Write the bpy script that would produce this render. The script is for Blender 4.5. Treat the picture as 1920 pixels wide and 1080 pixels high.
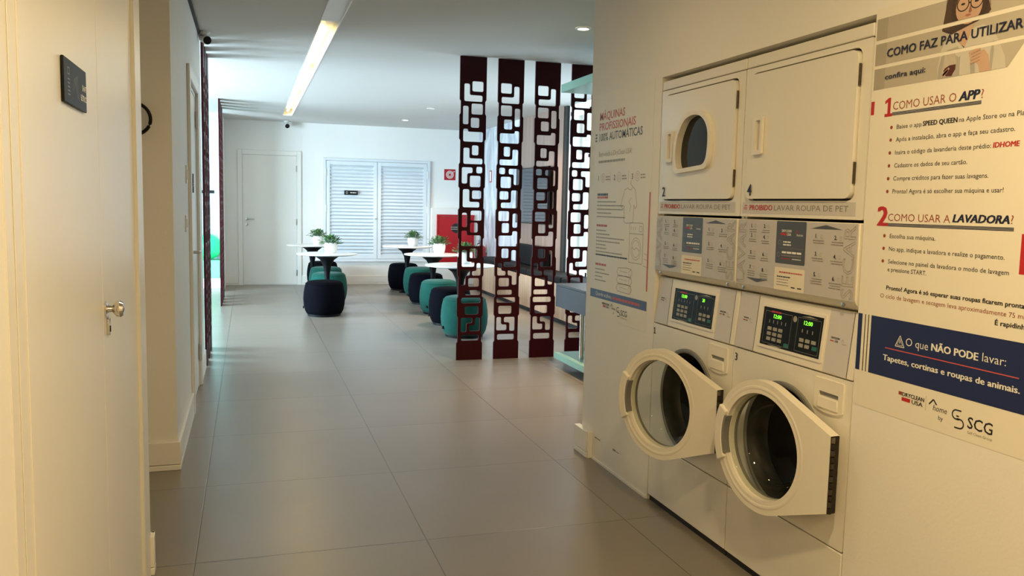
import bpy, bmesh, math, random
from mathutils import Matrix, Vector
R = math.radians
PI = math.pi
random.seed(7)
S = bpy.context.scene
for o in list(bpy.data.objects):
    bpy.data.objects.remove(o)
COL = S.collection

# ------------------------------------------------------------------ camera
cd = bpy.data.cameras.new('camera'); cam = bpy.data.objects.new('camera', cd); COL.objects.link(cam)
cd.sensor_width = 36; cd.lens = 29.248; cd.clip_start = .05; cd.clip_end = 100
rt = Vector((0.95343782, -0.30083031, 0.02138788)); dn = Vector((-0.00931559, -0.10025922, -0.99491774)); fw = Vector((0.30144574, 0.94839296, -0.09839335))
mw = Matrix((( rt.x, -dn.x, -fw.x, 0), (rt.y, -dn.y, -fw.y, 0), (rt.z, -dn.z, -fw.z, 1.3976), (0, 0, 0, 1)))
cam.matrix_world = mw
S.camera = cam

# ------------------------------------------------------------------ view
S.view_settings.view_transform = 'Standard'; S.view_settings.look = 'None'
S.view_settings.gamma = 1; S.view_settings.use_curve_mapping = False
S.view_settings.exposure = 0.12
S.cycles.use_denoising = True
S.cycles.max_bounces = 8; S.cycles.diffuse_bounces = 5; S.cycles.glossy_bounces = 4; S.cycles.transparent_max_bounces = 12
S.cycles.sample_clamp_indirect = 4.0; S.cycles.caustics_reflective = False; S.cycles.caustics_refractive = False

# ------------------------------------------------------------------ world: pale overcast sky outside the windows
w = bpy.data.worlds.new('sky'); S.world = w; w.use_nodes = True
bg = w.node_tree.nodes['Background']; bg.inputs[0].default_value = (.80, .92, 1, 1); bg.inputs[1].default_value = 1.5

# ------------------------------------------------------------------ lights
def area(name, loc, rot, sx, sy, power, color, shape='RECTANGLE', spread=180):
    l = bpy.data.lights.new(name, 'AREA'); l.shape = shape; l.size = sx; l.size_y = sy
    l.energy = power; l.color = color; l.spread = R(spread)
    o = bpy.data.objects.new(name, l); COL.objects.link(o); o.location = loc; o.rotation_euler = rot
    return o
COOL = (.62, .80, 1.0); WARM = (1.0, .73, .36)
# daylight through the exercise room's window wall (left) and the lounge windows (right)
area('window_daylight_left', (-4.64, 9.9, 1.35), (0, R(-90), 0), 1.9, 3.7, 1600, COOL)
area('window_daylight_right', (4.07, 8.75, 1.58), (0, R(90), 0), 1.95, 2.5, 60, COOL)
# warm ceiling spots of the laundry corridor; last is an added fill, unseen
for i, (x, y, p) in enumerate(((.85, 1.0, 34), (.70, -1.0, 32), (.75, 3.2, 6))):
    area('ceiling_spot_and_fill', (x, y, 2.675), (0, 0, 0), .16, .16, p, WARM, 'DISK', 165)
area('ceiling_spot_and_fill', (2.33, 5.76, 2.665), (0, 0, 0), .08, .08, 28, (1, .70, .42), 'DISK', 105)
area('ceiling_spot_and_fill', (2.35, 13.05, 2.665), (0, 0, 0), .08, .08, 16, (1, .80, .6), 'DISK', 120)
area('ceiling_spot_and_fill', (3.1, 10.2, 2.665), (0, 0, 0), .08, .08, 30, (1, .74, .5), 'DISK', 120)

# ------------------------------------------------------------------ materials
def srgb(r, g, b):
    f = lambda c: (c/255/12.92 if c/255 <= .04045 else ((c/255+.055)/1.055)**2.4)
    return (f(r), f(g), f(b), 1)
MATS = {}
def mat(name, col, rough=.5, metal=0, spec=.5, emit=None, es=0, coat=0, noise=0, nscale=8, bump=0, bscale=60, sheen=0):
    m = bpy.data.materials.new(name); m.use_nodes = True; nt = m.node_tree; b = nt.nodes['Principled BSDF']
    if len(col) == 3: col = tuple(col) + (1,)
    b.inputs['Base Color'].default_value = col; b.inputs['Roughness'].default_value = rough
    b.inputs['Metallic'].default_value = metal; b.inputs['Specular IOR Level'].default_value = spec
    b.inputs['Coat Weight'].default_value = coat; b.inputs['Coat Roughness'].default_value = .08
    if sheen: b.inputs['Sheen Weight'].default_value = sheen
    if emit: b.inputs['Emission Color'].default_value = tuple(emit[:3]) + (1,); b.inputs['Emission Strength'].default_value = es
    tc = nt.nodes.new('ShaderNodeTexCoord')
    if noise:
        n = nt.nodes.new('ShaderNodeTexNoise'); n.inputs['Scale'].default_value = nscale; n.inputs['Detail'].default_value = 4
        nt.links.new(tc.outputs['Object'], n.inputs['Vector'])
        mp = nt.nodes.new('ShaderNodeMapRange'); mp.inputs[3].default_value = 1-noise; mp.inputs[4].default_value = 1+noise
        nt.links.new(n.outputs['Fac'], mp.inputs[0])
        mx = nt.nodes.new('ShaderNodeMix'); mx.data_type = 'RGBA'; mx.blend_type = 'MULTIPLY'; mx.inputs[0].default_value = 1
        mx.inputs[6].default_value = col; nt.links.new(mp.outputs[0], mx.inputs[7]); nt.links.new(mx.outputs[2], b.inputs['Base Color'])
    if bump:
        n2 = nt.nodes.new('ShaderNodeTexNoise'); n2.inputs['Scale'].default_value = bscale; n2.inputs['Detail'].default_value = 3
        nt.links.new(tc.outputs['Object'], n2.inputs['Vector'])
        bp = nt.nodes.new('ShaderNodeBump'); bp.inputs['Strength'].default_value = bump; bp.inputs['Distance'].default_value = .01
        nt.links.new(n2.outputs['Fac'], bp.inputs['Height']); nt.links.new(bp.outputs[0], b.inputs['Normal'])
    MATS[name] = m
    return m
PAINT = mat('wall_paint', (.84, .82, .78), .55, noise=.03, nscale=2, bump=.06, bscale=90)
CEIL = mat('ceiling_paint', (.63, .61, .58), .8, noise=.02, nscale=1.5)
TRIM = mat('trim_lacquer', (.82, .80, .75), .35, noise=.02, nscale=4)
DOORL = mat('door_lacquer', (.80, .78, .73), .32, noise=.03, nscale=3, bump=.03, bscale=30)
ENAMEL = mat('white_enamel', (.80, .77, .70), .22, coat=.4, noise=.015, nscale=3)
ENAMEL2 = mat('white_plastic', (.79, .75, .67), .35, noise=.02, nscale=5)
GREYPL = mat('grey_lip', (.55, .53, .48), .4, noise=.03, nscale=5)
LILAC = mat('grey_decal', (.60, .58, .60), .45, noise=.02, nscale=6)
STICK = mat('silver_sticker', (.53, .51, .51), .4, noise=.02, nscale=6)
STICK2 = mat('warning_sticker', (.58, .55, .53), .45, noise=.02, nscale=6)
CHAR = mat('charcoal_print', (.075, .078, .09), .4, noise=.05, nscale=6)
CREAM = mat('cream_print', (.80, .74, .60), .5, noise=.02, nscale=6)
POSTER = mat('poster_vinyl', (.83, .79, .70), .45, noise=.02, nscale=5)
INK = mat('black_ink', (.018, .017, .022), .5, noise=.05)
NAVYINK = mat('navy_ink', (.012, .017, .055), .5, noise=.05)
NAVY = mat('navy_band', (.010, .021, .100), .4, noise=.06, nscale=3)
NAVY2 = mat('blue_band', (.05, .07, .18), .4, noise=.06, nscale=3)
REDINK = mat('red_ink', (.50, .018, .022), .5, noise=.05)
PINKINK = mat('pale_red_ink', (.55, .10, .10), .5, noise=.05)
BROWNINK = mat('red_brown_ink', (.30, .055, .025), .5, noise=.05)
GREYINK = mat('grey_ink', (.26, .24, .21), .5, noise=.05)
LINEINK = mat('line_ink', (.40, .365, .31), .5, noise=.05)
WHITEINK = mat('white_ink', (.85, .84, .80), .5, noise=.03)
PHOTOBG = mat('photo_backdrop', (.47, .43, .36), .5, noise=.06, nscale=3)
PHOTOBG2 = mat('photo_backdrop_dark', (.39, .35, .28), .5, noise=.06, nscale=3)
HAIR = mat('print_hair', (.055, .032, .024), .6, noise=.5, nscale=40)
SKIN = mat('print_skin', (.56, .37, .27), .6, noise=.08, nscale=20)
SKIN2 = mat('print_skin_line', (.30, .13, .09), .6, noise=.08, nscale=20)
SHIRT = mat('print_shirt', (.58, .55, .49), .6, noise=.10, nscale=14)
SHIRT2 = mat('print_shirt_fold', (.40, .38, .34), .6, noise=.10, nscale=14)
DRINK = mat('print_drink', (.09, .02, .02), .5, noise=.2, nscale=30)
SCREEN = mat('screen_black', (.005, .006, .007), .2, spec=.2, noise=.1)
LCD = mat('lcd_green', (.1, .6, .05), .5, emit=(.25, 1, .04), es=1.6, noise=.02)
KEY = mat('key_print', (.30, .29, .25), .5, noise=.05)
TEAL = mat('teal_key', (.01, .13, .10), .4, noise=.05)
DARK = mat('dark_gap', (.012, .011, .010), .6, noise=.1)
STEEL = mat('brushed_steel', (.55, .53, .50), .28, metal=1, noise=.08, nscale=40)
CHROME = mat('chrome', (.75, .73, .70), .10, metal=1, noise=.03, nscale=10)
DRUM = mat('drum_shade_black', (.006, .006, .0065), .18, noise=.15, nscale=12, spec=.6)  # near-black colour stands for the shade inside the steel drum
RUBBER = mat('grey_rubber', (.20, .20, .19), .5, noise=.1, nscale=10)
HINGE = mat('hinge_metal', (.085, .072, .058), .4, metal=.6, noise=.4, nscale=120)
HINGE2 = mat('hinge_knuckle', (.20, .17, .13), .35, metal=.8, noise=.3, nscale=90)
BLACKPL = mat('black_plastic', (.006, .006, .007), .45, spec=.2, noise=.1)
SIGNBLK = mat('sign_black', (.010, .010, .010), .5, spec=.2, noise=.1)
BURG = mat('burgundy_metal', (.034, .0010, .0035), .45, spec=.18, noise=.12, nscale=5, bump=.03, bscale=120)
VBLACK = mat('black_velvet', (.0022, .0022, .0045), .9, noise=.2, nscale=20, bump=.15, bscale=150, spec=.05)
VGREEN = mat('green_velvet', (.010, .072, .057), .85, sheen=.08, noise=.18, nscale=14, bump=.15, bscale=150, spec=.05)
TABTOP = mat('white_tabletop', (.82, .81, .79), .22, noise=.04, nscale=6)
TULIP = mat('black_pedestal', (.004, .004, .005), .5, spec=.12, noise=.1)
POT = mat('white_ceramic', (.84, .83, .80), .25, noise=.02, nscale=8)
SOIL = mat('soil', (.03, .02, .012), .9, noise=.4, nscale=60)
LEAF = mat('leaf_green', (.035, .11, .03), .5, noise=.45, nscale=30)
LEAF2 = mat('leaf_pale', (.10, .20, .05), .5, noise=.4, nscale=30)
FIRERED = mat('fire_red', (.42, .006, .012), .35, noise=.08, nscale=4)
FIRERED2 = mat('extinguisher_red', (.45, .008, .012), .22, coat=.4, noise=.05)
LOUV = mat('louver_lacquer', (.74, .77, .80), .45, noise=.02, nscale=3)
MINT = mat('mint_lacquer', (.22, .38, .29), .4, noise=.05, nscale=4)
MINTBOX = mat('mint_vinyl', (.20, .55, .36), .5, noise=.06, nscale=4)
BALLG = mat('green_ball_vinyl', (.01, .62, .22), .35, noise=.05, nscale=6)
GYM = mat('mint_white_paint', (.45, .66, .66), .6, noise=.02, nscale=2)
COUNTER = mat('slate_laminate', (.060, .064, .074), .45, noise=.08, nscale=5)
CUSH = mat('black_upholstery', (.005, .0045, .005), .7, spec=.15, noise=.2, nscale=20, bump=.1, bscale=100)
LED = mat('led_tube', (1, .9, .6), .5, emit=(1, .70, .25), es=12, noise=.01)
LAMP = mat('spot_lens', (1, .95, .85), .4, emit=(1, .90, .72), es=16, noise=.01)
LAMPOFF = mat('spot_lens_off', (.7, .7, .7), .4, noise=.01)
CAMW = mat('camera_white', (.70, .69, .66), .4, noise=.02)
OLIVE = mat('olive_panel', (.22, .18, .10), .5, noise=.1)

def floor_material():
    m = bpy.data.materials.new('porcelain_tiles'); m.use_nodes = True; nt = m.node_tree; N = nt.nodes; Lk = nt.links; b = N['Principled BSDF']
    tc = N.new('ShaderNodeTexCoord'); sp = N.new('ShaderNodeSeparateXYZ'); Lk.new(tc.outputs['Object'], sp.inputs[0])
    def m1(op, a, bb):
        n = N.new('ShaderNodeMath'); n.operation = op
        for i, v in enumerate((a, bb)):
            if v is None: continue
            if isinstance(v, (int, float)): n.inputs[i].default_value = v
            else: Lk.new(v, n.inputs[i])
        return n.outputs[0]
    T = .907
    ux = m1('DIVIDE', m1('SUBTRACT', sp.outputs[0], -.2081), T); uy = m1('DIVIDE', m1('SUBTRACT', sp.outputs[1], 3.3004), T)
    def edge(u):
        f = m1('FRACT', u, None); return m1('MINIMUM', f, m1('SUBTRACT', 1.0, f))
    e = m1('MINIMUM', edge(ux), edge(uy))
    g = N.new('ShaderNodeMapRange'); g.inputs[1].default_value = .0016; g.inputs[2].default_value = .0034; Lk.new(e, g.inputs[0])
    cell = N.new('ShaderNodeCombineXYZ'); Lk.new(m1('FLOOR', ux, None), cell.inputs[0]); Lk.new(m1('FLOOR', uy, None), cell.inputs[1])
    wn = N.new('ShaderNodeTexWhiteNoise'); Lk.new(cell.outputs[0], wn.inputs[0])
    no = N.new('ShaderNodeTexNoise'); no.inputs['Scale'].default_value = 2.2; no.inputs['Detail'].default_value = 6; Lk.new(tc.outputs['Object'], no.inputs['Vector'])
    no2 = N.new('ShaderNodeTexNoise'); no2.inputs['Scale'].default_value = 1.2; no2.inputs['Detail'].default_value = 1; Lk.new(tc.outputs['Object'], no2.inputs['Vector'])
    v = m1('ADD', m1('MULTIPLY', wn.outputs[0], .10), m1('MULTIPLY', no.outputs['Fac'], .22)); v = m1('ADD', v, .84)
    mx = N.new('ShaderNodeMix'); mx.data_type = 'RGBA'; mx.blend_type = 'MULTIPLY'; mx.inputs[0].default_value = 1
    mx.inputs[6].default_value = (.212, .186, .155, 1); Lk.new(v, mx.inputs[7])
    m2 = N.new('ShaderNodeMix'); m2.data_type = 'RGBA'; Lk.new(g.outputs[0], m2.inputs[0]); m2.inputs[6].default_value = (.06, .052, .045, 1); Lk.new(mx.outputs[2], m2.inputs[7])
    Lk.new(m2.outputs[2], b.inputs['Base Color'])
    rr = N.new('ShaderNodeMapRange'); rr.inputs[3].default_value = .285; rr.inputs[4].default_value = .34; Lk.new(no2.outputs['Fac'], rr.inputs[0]); Lk.new(rr.outputs[0], b.inputs['Roughness'])
    b.inputs['Specular IOR Level'].default_value = .75
    bp = N.new('ShaderNodeBump'); bp.inputs['Strength'].default_value = .25; bp.inputs['Distance'].default_value = .002; Lk.new(g.outputs[0], bp.inputs['Height']); Lk.new(bp.outputs[0], b.inputs['Normal'])
    return m
TILE = floor_material()

def grain_material(name, c1, c2, sc, rough, axis='wood'):
    m = bpy.data.materials.new(name); m.use_nodes = True; nt = m.node_tree; N = nt.nodes; Lk = nt.links; b = N['Principled BSDF']
    tc = N.new('ShaderNodeTexCoord'); mp = N.new('ShaderNodeMapping'); mp.inputs['Scale'].default_value = sc; Lk.new(tc.outputs['Object'], mp.inputs[0])
    no = N.new('ShaderNodeTexNoise'); no.inputs['Scale'].default_value = 1; no.inputs['Detail'].default_value = 6
    no.inputs['Distortion'].default_value = .3 if axis == 'wood' else 1.6
    Lk.new(mp.outputs[0], no.inputs['Vector'])
    cr = N.new('ShaderNodeValToRGB'); cr.color_ramp.elements[0].position = .35; cr.color_ramp.elements[1].position = .66
    cr.color_ramp.elements[0].color = c1; cr.color_ramp.elements[1].color = c2
    Lk.new(no.outputs['Fac'], cr.inputs[0]); Lk.new(cr.outputs[0], b.inputs['Base Color']); b.inputs['Roughness'].default_value = rough
    return m
WOOD = grain_material('oak_veneer', (.33, .205, .13, 1), (.46, .31, .205, 1), (30, 30, .8), .45)
WOOD2 = grain_material('oak_panel_wall', (.19, .125, .097, 1), (.27, .185, .145, 1), (26, 26, .6), .45)
MARBLE = grain_material('grey_marble', (.36, .39, .44, 1), (.72, .74, .77, 1), (3.5, 3.5, 1.4), .25, 'marble')

def glass_material(name, tint, gl):
    m = bpy.data.materials.new(name); m.use_nodes = True; nt = m.node_tree; N = nt.nodes; Lk = nt.links
    for n in list(N):
        if n.type != 'OUTPUT_MATERIAL': N.remove(n)
    out = [n for n in N if n.type == 'OUTPUT_MATERIAL'][0]
    t = N.new('ShaderNodeBsdfTransparent'); t.inputs[0].default_value = tint
    g = N.new('ShaderNodeBsdfGlossy'); g.inputs['Roughness'].default_value = .03
    lw = N.new('ShaderNodeLayerWeight'); pw = N.new('ShaderNodeMath'); pw.operation = 'POWER'; pw.inputs[1].default_value = 4; Lk.new(lw.outputs['Facing'], pw.inputs[0])
    fr = N.new('ShaderNodeMapRange'); fr.inputs[3].default_value = gl; fr.inputs[4].default_value = .6; Lk.new(pw.outputs[0], fr.inputs[0])
    mx = N.new('ShaderNodeMixShader'); Lk.new(fr.outputs[0], mx.inputs[0]); Lk.new(t.outputs[0], mx.inputs[1]); Lk.new(g.outputs[0], mx.inputs[2]); Lk.new(mx.outputs[0], out.inputs[0])
    return m
GLASS = glass_material('clear_glass', (.90, .93, .91, 1), .04)
BOWL = glass_material('door_bowl_glass', (.82, .84, .79, 1), .025)
DGLASS = mat('dark_dryer_glass', (.012, .012, .011), .08, spec=.3, noise=.1)

# ------------------------------------------------------------------ mesh helpers (local axes: X right, Y into the surface, Z up; fronts face -Y)
def rpoly(pts, r, n=4):
    out = []; k = len(pts)
    for i in range(k):
        p = Vector(pts[i]); a = Vector(pts[i-1]); c = Vector(pts[(i+1) % k])
        d1 = (a-p); d2 = (c-p); rr = min(r, d1.length*.49, d2.length*.49)
        if rr <= 1e-6: out.append(tuple(p)); continue
        s = p + d1.normalized()*rr; e = p + d2.normalized()*rr
        for j in range(n+1):
            t = j/n; q = (1-t)**2*s + 2*t*(1-t)*p + t*t*e; out.append((q.x, q.y))
    return out
def rect(x0, x1, z0, z1): return [(x0, z0), (x1, z0), (x1, z1), (x0, z1)]
def circ(x, z, r, n=48, rz=None): return [(x+r*math.cos(2*PI*i/n), z+(rz or r)*math.sin(2*PI*i/n)) for i in range(n)]
def eval_mesh(ob):
    COL.objects.link(ob); bpy.context.view_layer.update()
    dg = bpy.context.evaluated_depsgraph_get(); ev = ob.evaluated_get(dg); me = ev.to_mesh()
    vs = [v.co.copy() for v in me.vertices]; fs = [tuple(p.vertices) for p in me.polygons]
    ev.to_mesh_clear(); d = ob.data; bpy.data.objects.remove(ob); bpy.data.curves.remove(d)
    return vs, fs
_tc = {}
def text_mesh(s, bold=0, shear=0, outline=0):
    k = (s, bold, shear, outline)
    if k in _tc: return _tc[k]
    c = bpy.data.curves.new('t', 'FONT'); c.body = s; c.size = 1; c.resolution_u = 2; c.offset = bold; c.shear = shear
    if outline: c.fill_mode = 'NONE'; c.bevel_depth = outline; c.bevel_resolution = 0
    r = eval_mesh(bpy.data.objects.new('t', c)); _tc[k] = r
    return r
CAP = max(v.y for v in text_mesh('H')[0])
class MB:
    def __init__(s): s.v = []; s.f = []; s.m = []
    def add(s, vs, fs, m=0, M=None):
        o = len(s.v)
        s.v += [tuple(M @ Vector(p)) if M else tuple(p) for p in vs]
        s.f += [tuple(i+o for i in f) for f in fs]; s.m += [m]*len(fs); return s
    def box(s, x0, x1, y0, y1, z0, z1, m=0, M=None):
        vs = [(x, y, z) for z in (z0, z1) for y in (y0, y1) for x in (x0, x1)]
        return s.add(vs, [(0, 2, 3, 1), (4, 5, 7, 6), (0, 1, 5, 4), (1, 3, 7, 5), (3, 2, 6, 7), (2, 0, 4, 6)], m, M)
    def prism(s, pts, y0, y1, m=0, M=None):
        n = len(pts); vs = [(p[0], y0, p[1]) for p in pts] + [(p[0], y1, p[1]) for p in pts]
        ar = sum(pts[i][0]*pts[(i+1) % n][1]-pts[(i+1) % n][0]*pts[i][1] for i in range(n))
        fs = [tuple(range(n)), tuple(reversed(range(n, 2*n)))] + [(i, i+n, (i+1) % n+n, (i+1) % n) for i in range(n)]
        if ar < 0: fs = [tuple(reversed(f)) for f in fs]
        return s.add(vs, fs, m, M)
    def flat(s, pts, y, m=0, M=None):
        n = len(pts); ar = sum(pts[i][0]*pts[(i+1) % n][1]-pts[(i+1) % n][0]*pts[i][1] for i in range(n))
        f = tuple(range(n)) if ar > 0 else tuple(reversed(range(n)))
        return s.add([(p[0], y, p[1]) for p in pts], [f], m, M)
    def quad(s, x0, x1, z0, z1, y, m=0, M=None): return s.flat(rect(x0, x1, z0, z1), y, m, M)
    def stroke(s, pts, wd, y, m=0, M=None):
        for a, b in zip(pts[:-1], pts[1:]):
            d = Vector((b[0]-a[0], b[1]-a[1])); L = d.length
            if L < 1e-9: continue
            nrm = Vector((-d.y, d.x))/L*wd/2
            s.flat([(a[0]+nrm.x, a[1]+nrm.y), (b[0]+nrm.x, b[1]+nrm.y), (b[0]-nrm.x, b[1]-nrm.y), (a[0]-nrm.x, a[1]-nrm.y)], y, m, M)
        return s
    def lathe(s, prof, n=32, m=0, M=None):       # profile (r, z) around Z
        vs = []; fs = []
        for r, z in prof: vs += [(r*math.cos(2*PI*i/n), r*math.sin(2*PI*i/n), z) for i in range(n)]
        for k in range(len(prof)-1):
            for i in range(n):
                j = (i+1) % n; fs.append((k*n+i, k*n+j, (k+1)*n+j, (k+1)*n+i))
        if prof[0][0] > 1e-5: fs.append(tuple(reversed(range(n))))
        if prof[-1][0] > 1e-5: fs.append(tuple(range((len(prof)-1)*n, len(prof)*n)))
        return s.add(vs, fs, m, M)
    def lathe_open(s, prof, n=32, m=0, M=None):
        vs = []; fs = []
        for r, z in prof: vs += [(r*math.cos(2*PI*i/n), r*math.sin(2*PI*i/n), z) for i in range(n)]
        for k in range(len(prof)-1):
            for i in range(n):
                j = (i+1) % n; fs.append((k*n+i, k*n+j, (k+1)*n+j, (k+1)*n+i))
        return s.add(vs, fs, m, M)
    def tube(s, pts, r, n=10, m=0, M=None, closed=False):
        pts = [Vector(p) for p in pts]; vs = []; fs = []; k = len(pts)
        for i, p in enumerate(pts):
            a = pts[i-1] if (i > 0 or closed) else pts[i]; b = pts[(i+1) % k] if (i < k-1 or closed) else pts[i]
            d = (b-a).normalized(); up = Vector((0, 0, 1)) if abs(d.z) < .9 else Vector((1, 0, 0))
            u = d.cross(up).normalized(); v = d.cross(u)
            vs += [tuple(p + (u*math.cos(2*PI*j/n)+v*math.sin(2*PI*j/n))*r) for j in range(n)]
        for i in range(k if closed else k-1):
            for j in range(n):
                a = i*n+j; b = i*n+(j+1) % n; c = ((i+1) % k)*n+(j+1) % n; d = ((i+1) % k)*n+j; fs.append((a, d, c, b))
        if not closed: fs += [tuple(range(n)), tuple(reversed(range((k-1)*n, k*n)))]
        return s.add(vs, fs, m, M)
    def plate(s, outer, holes, y0, y1, m=0, M=None):     # extruded outline with holes
        c = bpy.data.curves.new('p', 'CURVE'); c.dimensions = '2D'; c.fill_mode = 'BOTH'; c.extrude = (y1-y0)/2
        for ring in [outer]+holes:
            sp = c.splines.new('POLY'); sp.points.add(len(ring)-1); sp.use_cyclic_u = True
            for q, p in zip(sp.points, ring): q.co = (p[0], p[1], 0, 1)
        vs, fs = eval_mesh(bpy.data.objects.new('p', c)); ym = (y0+y1)/2
        return s.add([(v.x, ym-v.z, v.y) for v in vs], fs, m, M)
    def text(s, t, x, z, h, w=None, m=0, y=-.0005, bold=0, shear=0, align='L', M=None, outline=0, vert=0):
        if bold > .012 and not outline:       # heavier weight: the same glyphs laid over one another, slightly shifted
            k = h/CAP; d = bold*k; W0 = text_mesh(t, 0, shear)[0]
            if not W0: return s
            if w is None: w = (max(v.x for v in W0)-min(v.x for v in W0))*k
            if align == 'R': x, align = x-w, 'L'
            elif align == 'C': x, align = x-w/2, 'L'
            for q_, (dx, dz) in enumerate(((-1, -.5), (1, -.5), (-1, .5), (1, .5), (0, 0))): s.text(t, x+d*(1+dx), z+d*(.5+dz)*.6, h-d*.6, w-2*d, m, y-q_*.00012, 0, shear, 'L', M)
            return s
        vs, fs = text_mesh(t, bold, shear, outline)
        if not vs: return s
        x0 = min(v.x for v in vs); x1 = max(v.x for v in vs); k = h/CAP; sx = k if w is None else w/(x1-x0)
        ox = {'L': 0, 'C': -(x1-x0)*sx/2, 'R': -(x1-x0)*sx}[align]
        if vert: P = [(x - v.y*k, y - v.z*k*.2, z + (v.x-x0)*sx+ox) for v in vs]
        else: P = [(x+(v.x-x0)*sx+ox, y - v.z*k*.2, z+v.y*k) for v in vs]
        return s.add(P, fs, m, M)
    def greek(s, x0, x1, z, h, m=0, y=-.0005, gap=.5, M=None):   # a line of print too small to read
        x = x0
        while x < x1-h*.3:
            wd = min(random.uniform(1.2, 4.2)*h, x1-x); s.quad(x, x+wd, z, z+h, y, m, M); x += wd+h*gap
        return s
    def mark(s): s.g = getattr(s, 'g', []) + [(len(s.v), len(s.f))]; return s
    def build_marked(s, name, mats, parent):          # one part per marked block of print
        g = [(0, 0)] + getattr(s, 'g', []) + [(len(s.v), len(s.f))]
        for (v0, f0), (v1, f1) in zip(g[:-1], g[1:]):
            if f1 > f0:
                q = MB(); q.v = s.v[v0:v1]; q.f = [tuple(i-v0 for i in f) for f in s.f[f0:f1]]; q.m = s.m[f0:f1]
                q.build(name, mats, parent, smooth=False)
    def build(s, name, mats, parent=None, bevel=0, seg=2, smooth=True, angle=35, sub=0):
        me = bpy.data.meshes.new(name); me.from_pydata(s.v, [], s.f)
        if not isinstance(mats, (list, tuple)): mats = [mats]
        for k in mats: me.materials.append(k)
        me.polygons.foreach_set('material_index', s.m)
        if smooth:
            me.polygons.foreach_set('use_smooth', [True]*len(s.f)); me.update(); me.set_sharp_from_angle(angle=R(angle))
        me.update()
        o = bpy.data.objects.new(name, me); COL.objects.link(o)
        if parent: o.parent = parent
        if bevel:
            b = o.modifiers.new('bevel', 'BEVEL'); b.width = bevel; b.segments = seg; b.limit_method = 'ANGLE'; b.angle_limit = R(40)
        if sub:
            b = o.modifiers.new('sub', 'SUBSURF'); b.levels = sub; b.render_levels = sub
        return o
def tag(o, label=None, cat=None, group=None, kind=None):
    if label: o['label'] = label
    if cat: o['category'] = cat
    if group: o['group'] = group
    if kind: o['kind'] = kind
    return o
def thing(name, label, cat, loc, rz=0, group=None, kind=None):
    o = bpy.data.objects.new(name, None); o.empty_display_size = .1; COL.objects.link(o); o.location = loc; o.rotation_euler = (0, 0, R(rz))
    return tag(o, label, cat, group, kind)
def struct(name, mb, mats, label, cat, bevel=0):
    return tag(mb.build(name, mats, None, bevel), label, cat, None, 'structure')
KIDS = {}
def dup(root, loc, rz=None, label=None, group=None, skip=()):
    r = root.copy(); COL.objects.link(r); r.location = loc
    if rz is not None: r.rotation_euler = (0, 0, R(rz))
    if label: r['label'] = label
    if group: r['group'] = group
    for ch in [c for c in bpy.data.objects if c.parent == root]:
        c = ch.copy(); COL.objects.link(c); c.parent = r
        for g in [q for q in bpy.data.objects if q.parent == ch]:
            d = g.copy(); COL.objects.link(d); d.parent = c
    return r
FRONT = Matrix.Rotation(R(90), 4, 'X')      # lathe axis Z -> -Y (towards the viewer of the front)

# ================================================================== THE SETTING
H = 2.69; XL = -.36; XR = 1.825; YB = 14.36
struct('floor', MB().box(-4.7, 4.3, -3.2, 14.6, -.1, 0), TILE, 'large square grey-beige porcelain tile floor of the corridor and lounge', 'floor')
cb = MB()
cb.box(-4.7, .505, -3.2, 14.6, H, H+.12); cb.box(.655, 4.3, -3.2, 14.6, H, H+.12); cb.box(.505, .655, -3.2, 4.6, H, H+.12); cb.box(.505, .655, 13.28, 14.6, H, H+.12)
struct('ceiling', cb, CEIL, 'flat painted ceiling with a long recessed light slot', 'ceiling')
# left wall beside the camera, opening for the closet doors y 1.66 .. 3.05
wl = MB(); wl.box(-.50, XL, -3.2, 1.62, 0, H); wl.box(-.50, XL, 3.09, 3.27, 0, H); wl.box(-1.1, -.50, -3.2, -3.1, 0, H); wl.box(-1.1, -1.0, -3.1, 4.52, 0, H); wl.box(-1.0, -.50, 3.2, 3.27, 0, H)
struct('wall_left', wl, PAINT, 'cream wall on the near left around the double closet doors', 'wall')
wf = MB(); wf.box(-1.1, XL, 4.52, 4.64, 0, H); wf.box(-.48, XL, 4.64, 5.74, 0, H); wf.box(-.48, XL, 6.60, 7.30, 0, H); wf.box(-.48, XL, 5.74, 6.60, 2.17, H); wf.box(-4.7, -.48, 7.18, 7.30, 0, H); wf.box(-.9, -.48, 5.5, 5.6, 0, H); wf.box(-.9, -.8, 5.6, 6.7, 0, H); wf.box(-.9, -.48, 6.7, 6.8, 0, H)
struct('wall_left_middle', wf, PAINT, 'painted wall on the left past the recess, holding the narrow-seen door', 'wall')
struct('wall_left_far', MB().box(-.40, XL, 13.40, YB, 0, H), PAINT, 'short wall end on the far left beyond the second row of red lattice', 'wall')
struct('wall_exercise_room', MB().box(-4.7, -4.5, 7.3, 8.0, 0, H).box(-4.7, -4.5, 13.6, YB, 0, H).box(-4.7, -4.5, 8.0, 13.6, 0, .35).box(-4.7, -4.5, 8.0, 13.6, 2.55, H), GYM, 'pale window wall of the exercise room on the left', 'wall')
struct('wall_back', MB().box(-.47, 4.3, YB, YB+.15, 0, H), PAINT, 'white end wall of the lounge with the flush door and louvered doors', 'wall')
struct('wall_back_left', MB().box(-4.7, -.47, YB, YB+.15, 0, H), GYM, 'pale mint wall behind the green ball', 'wall')
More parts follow.
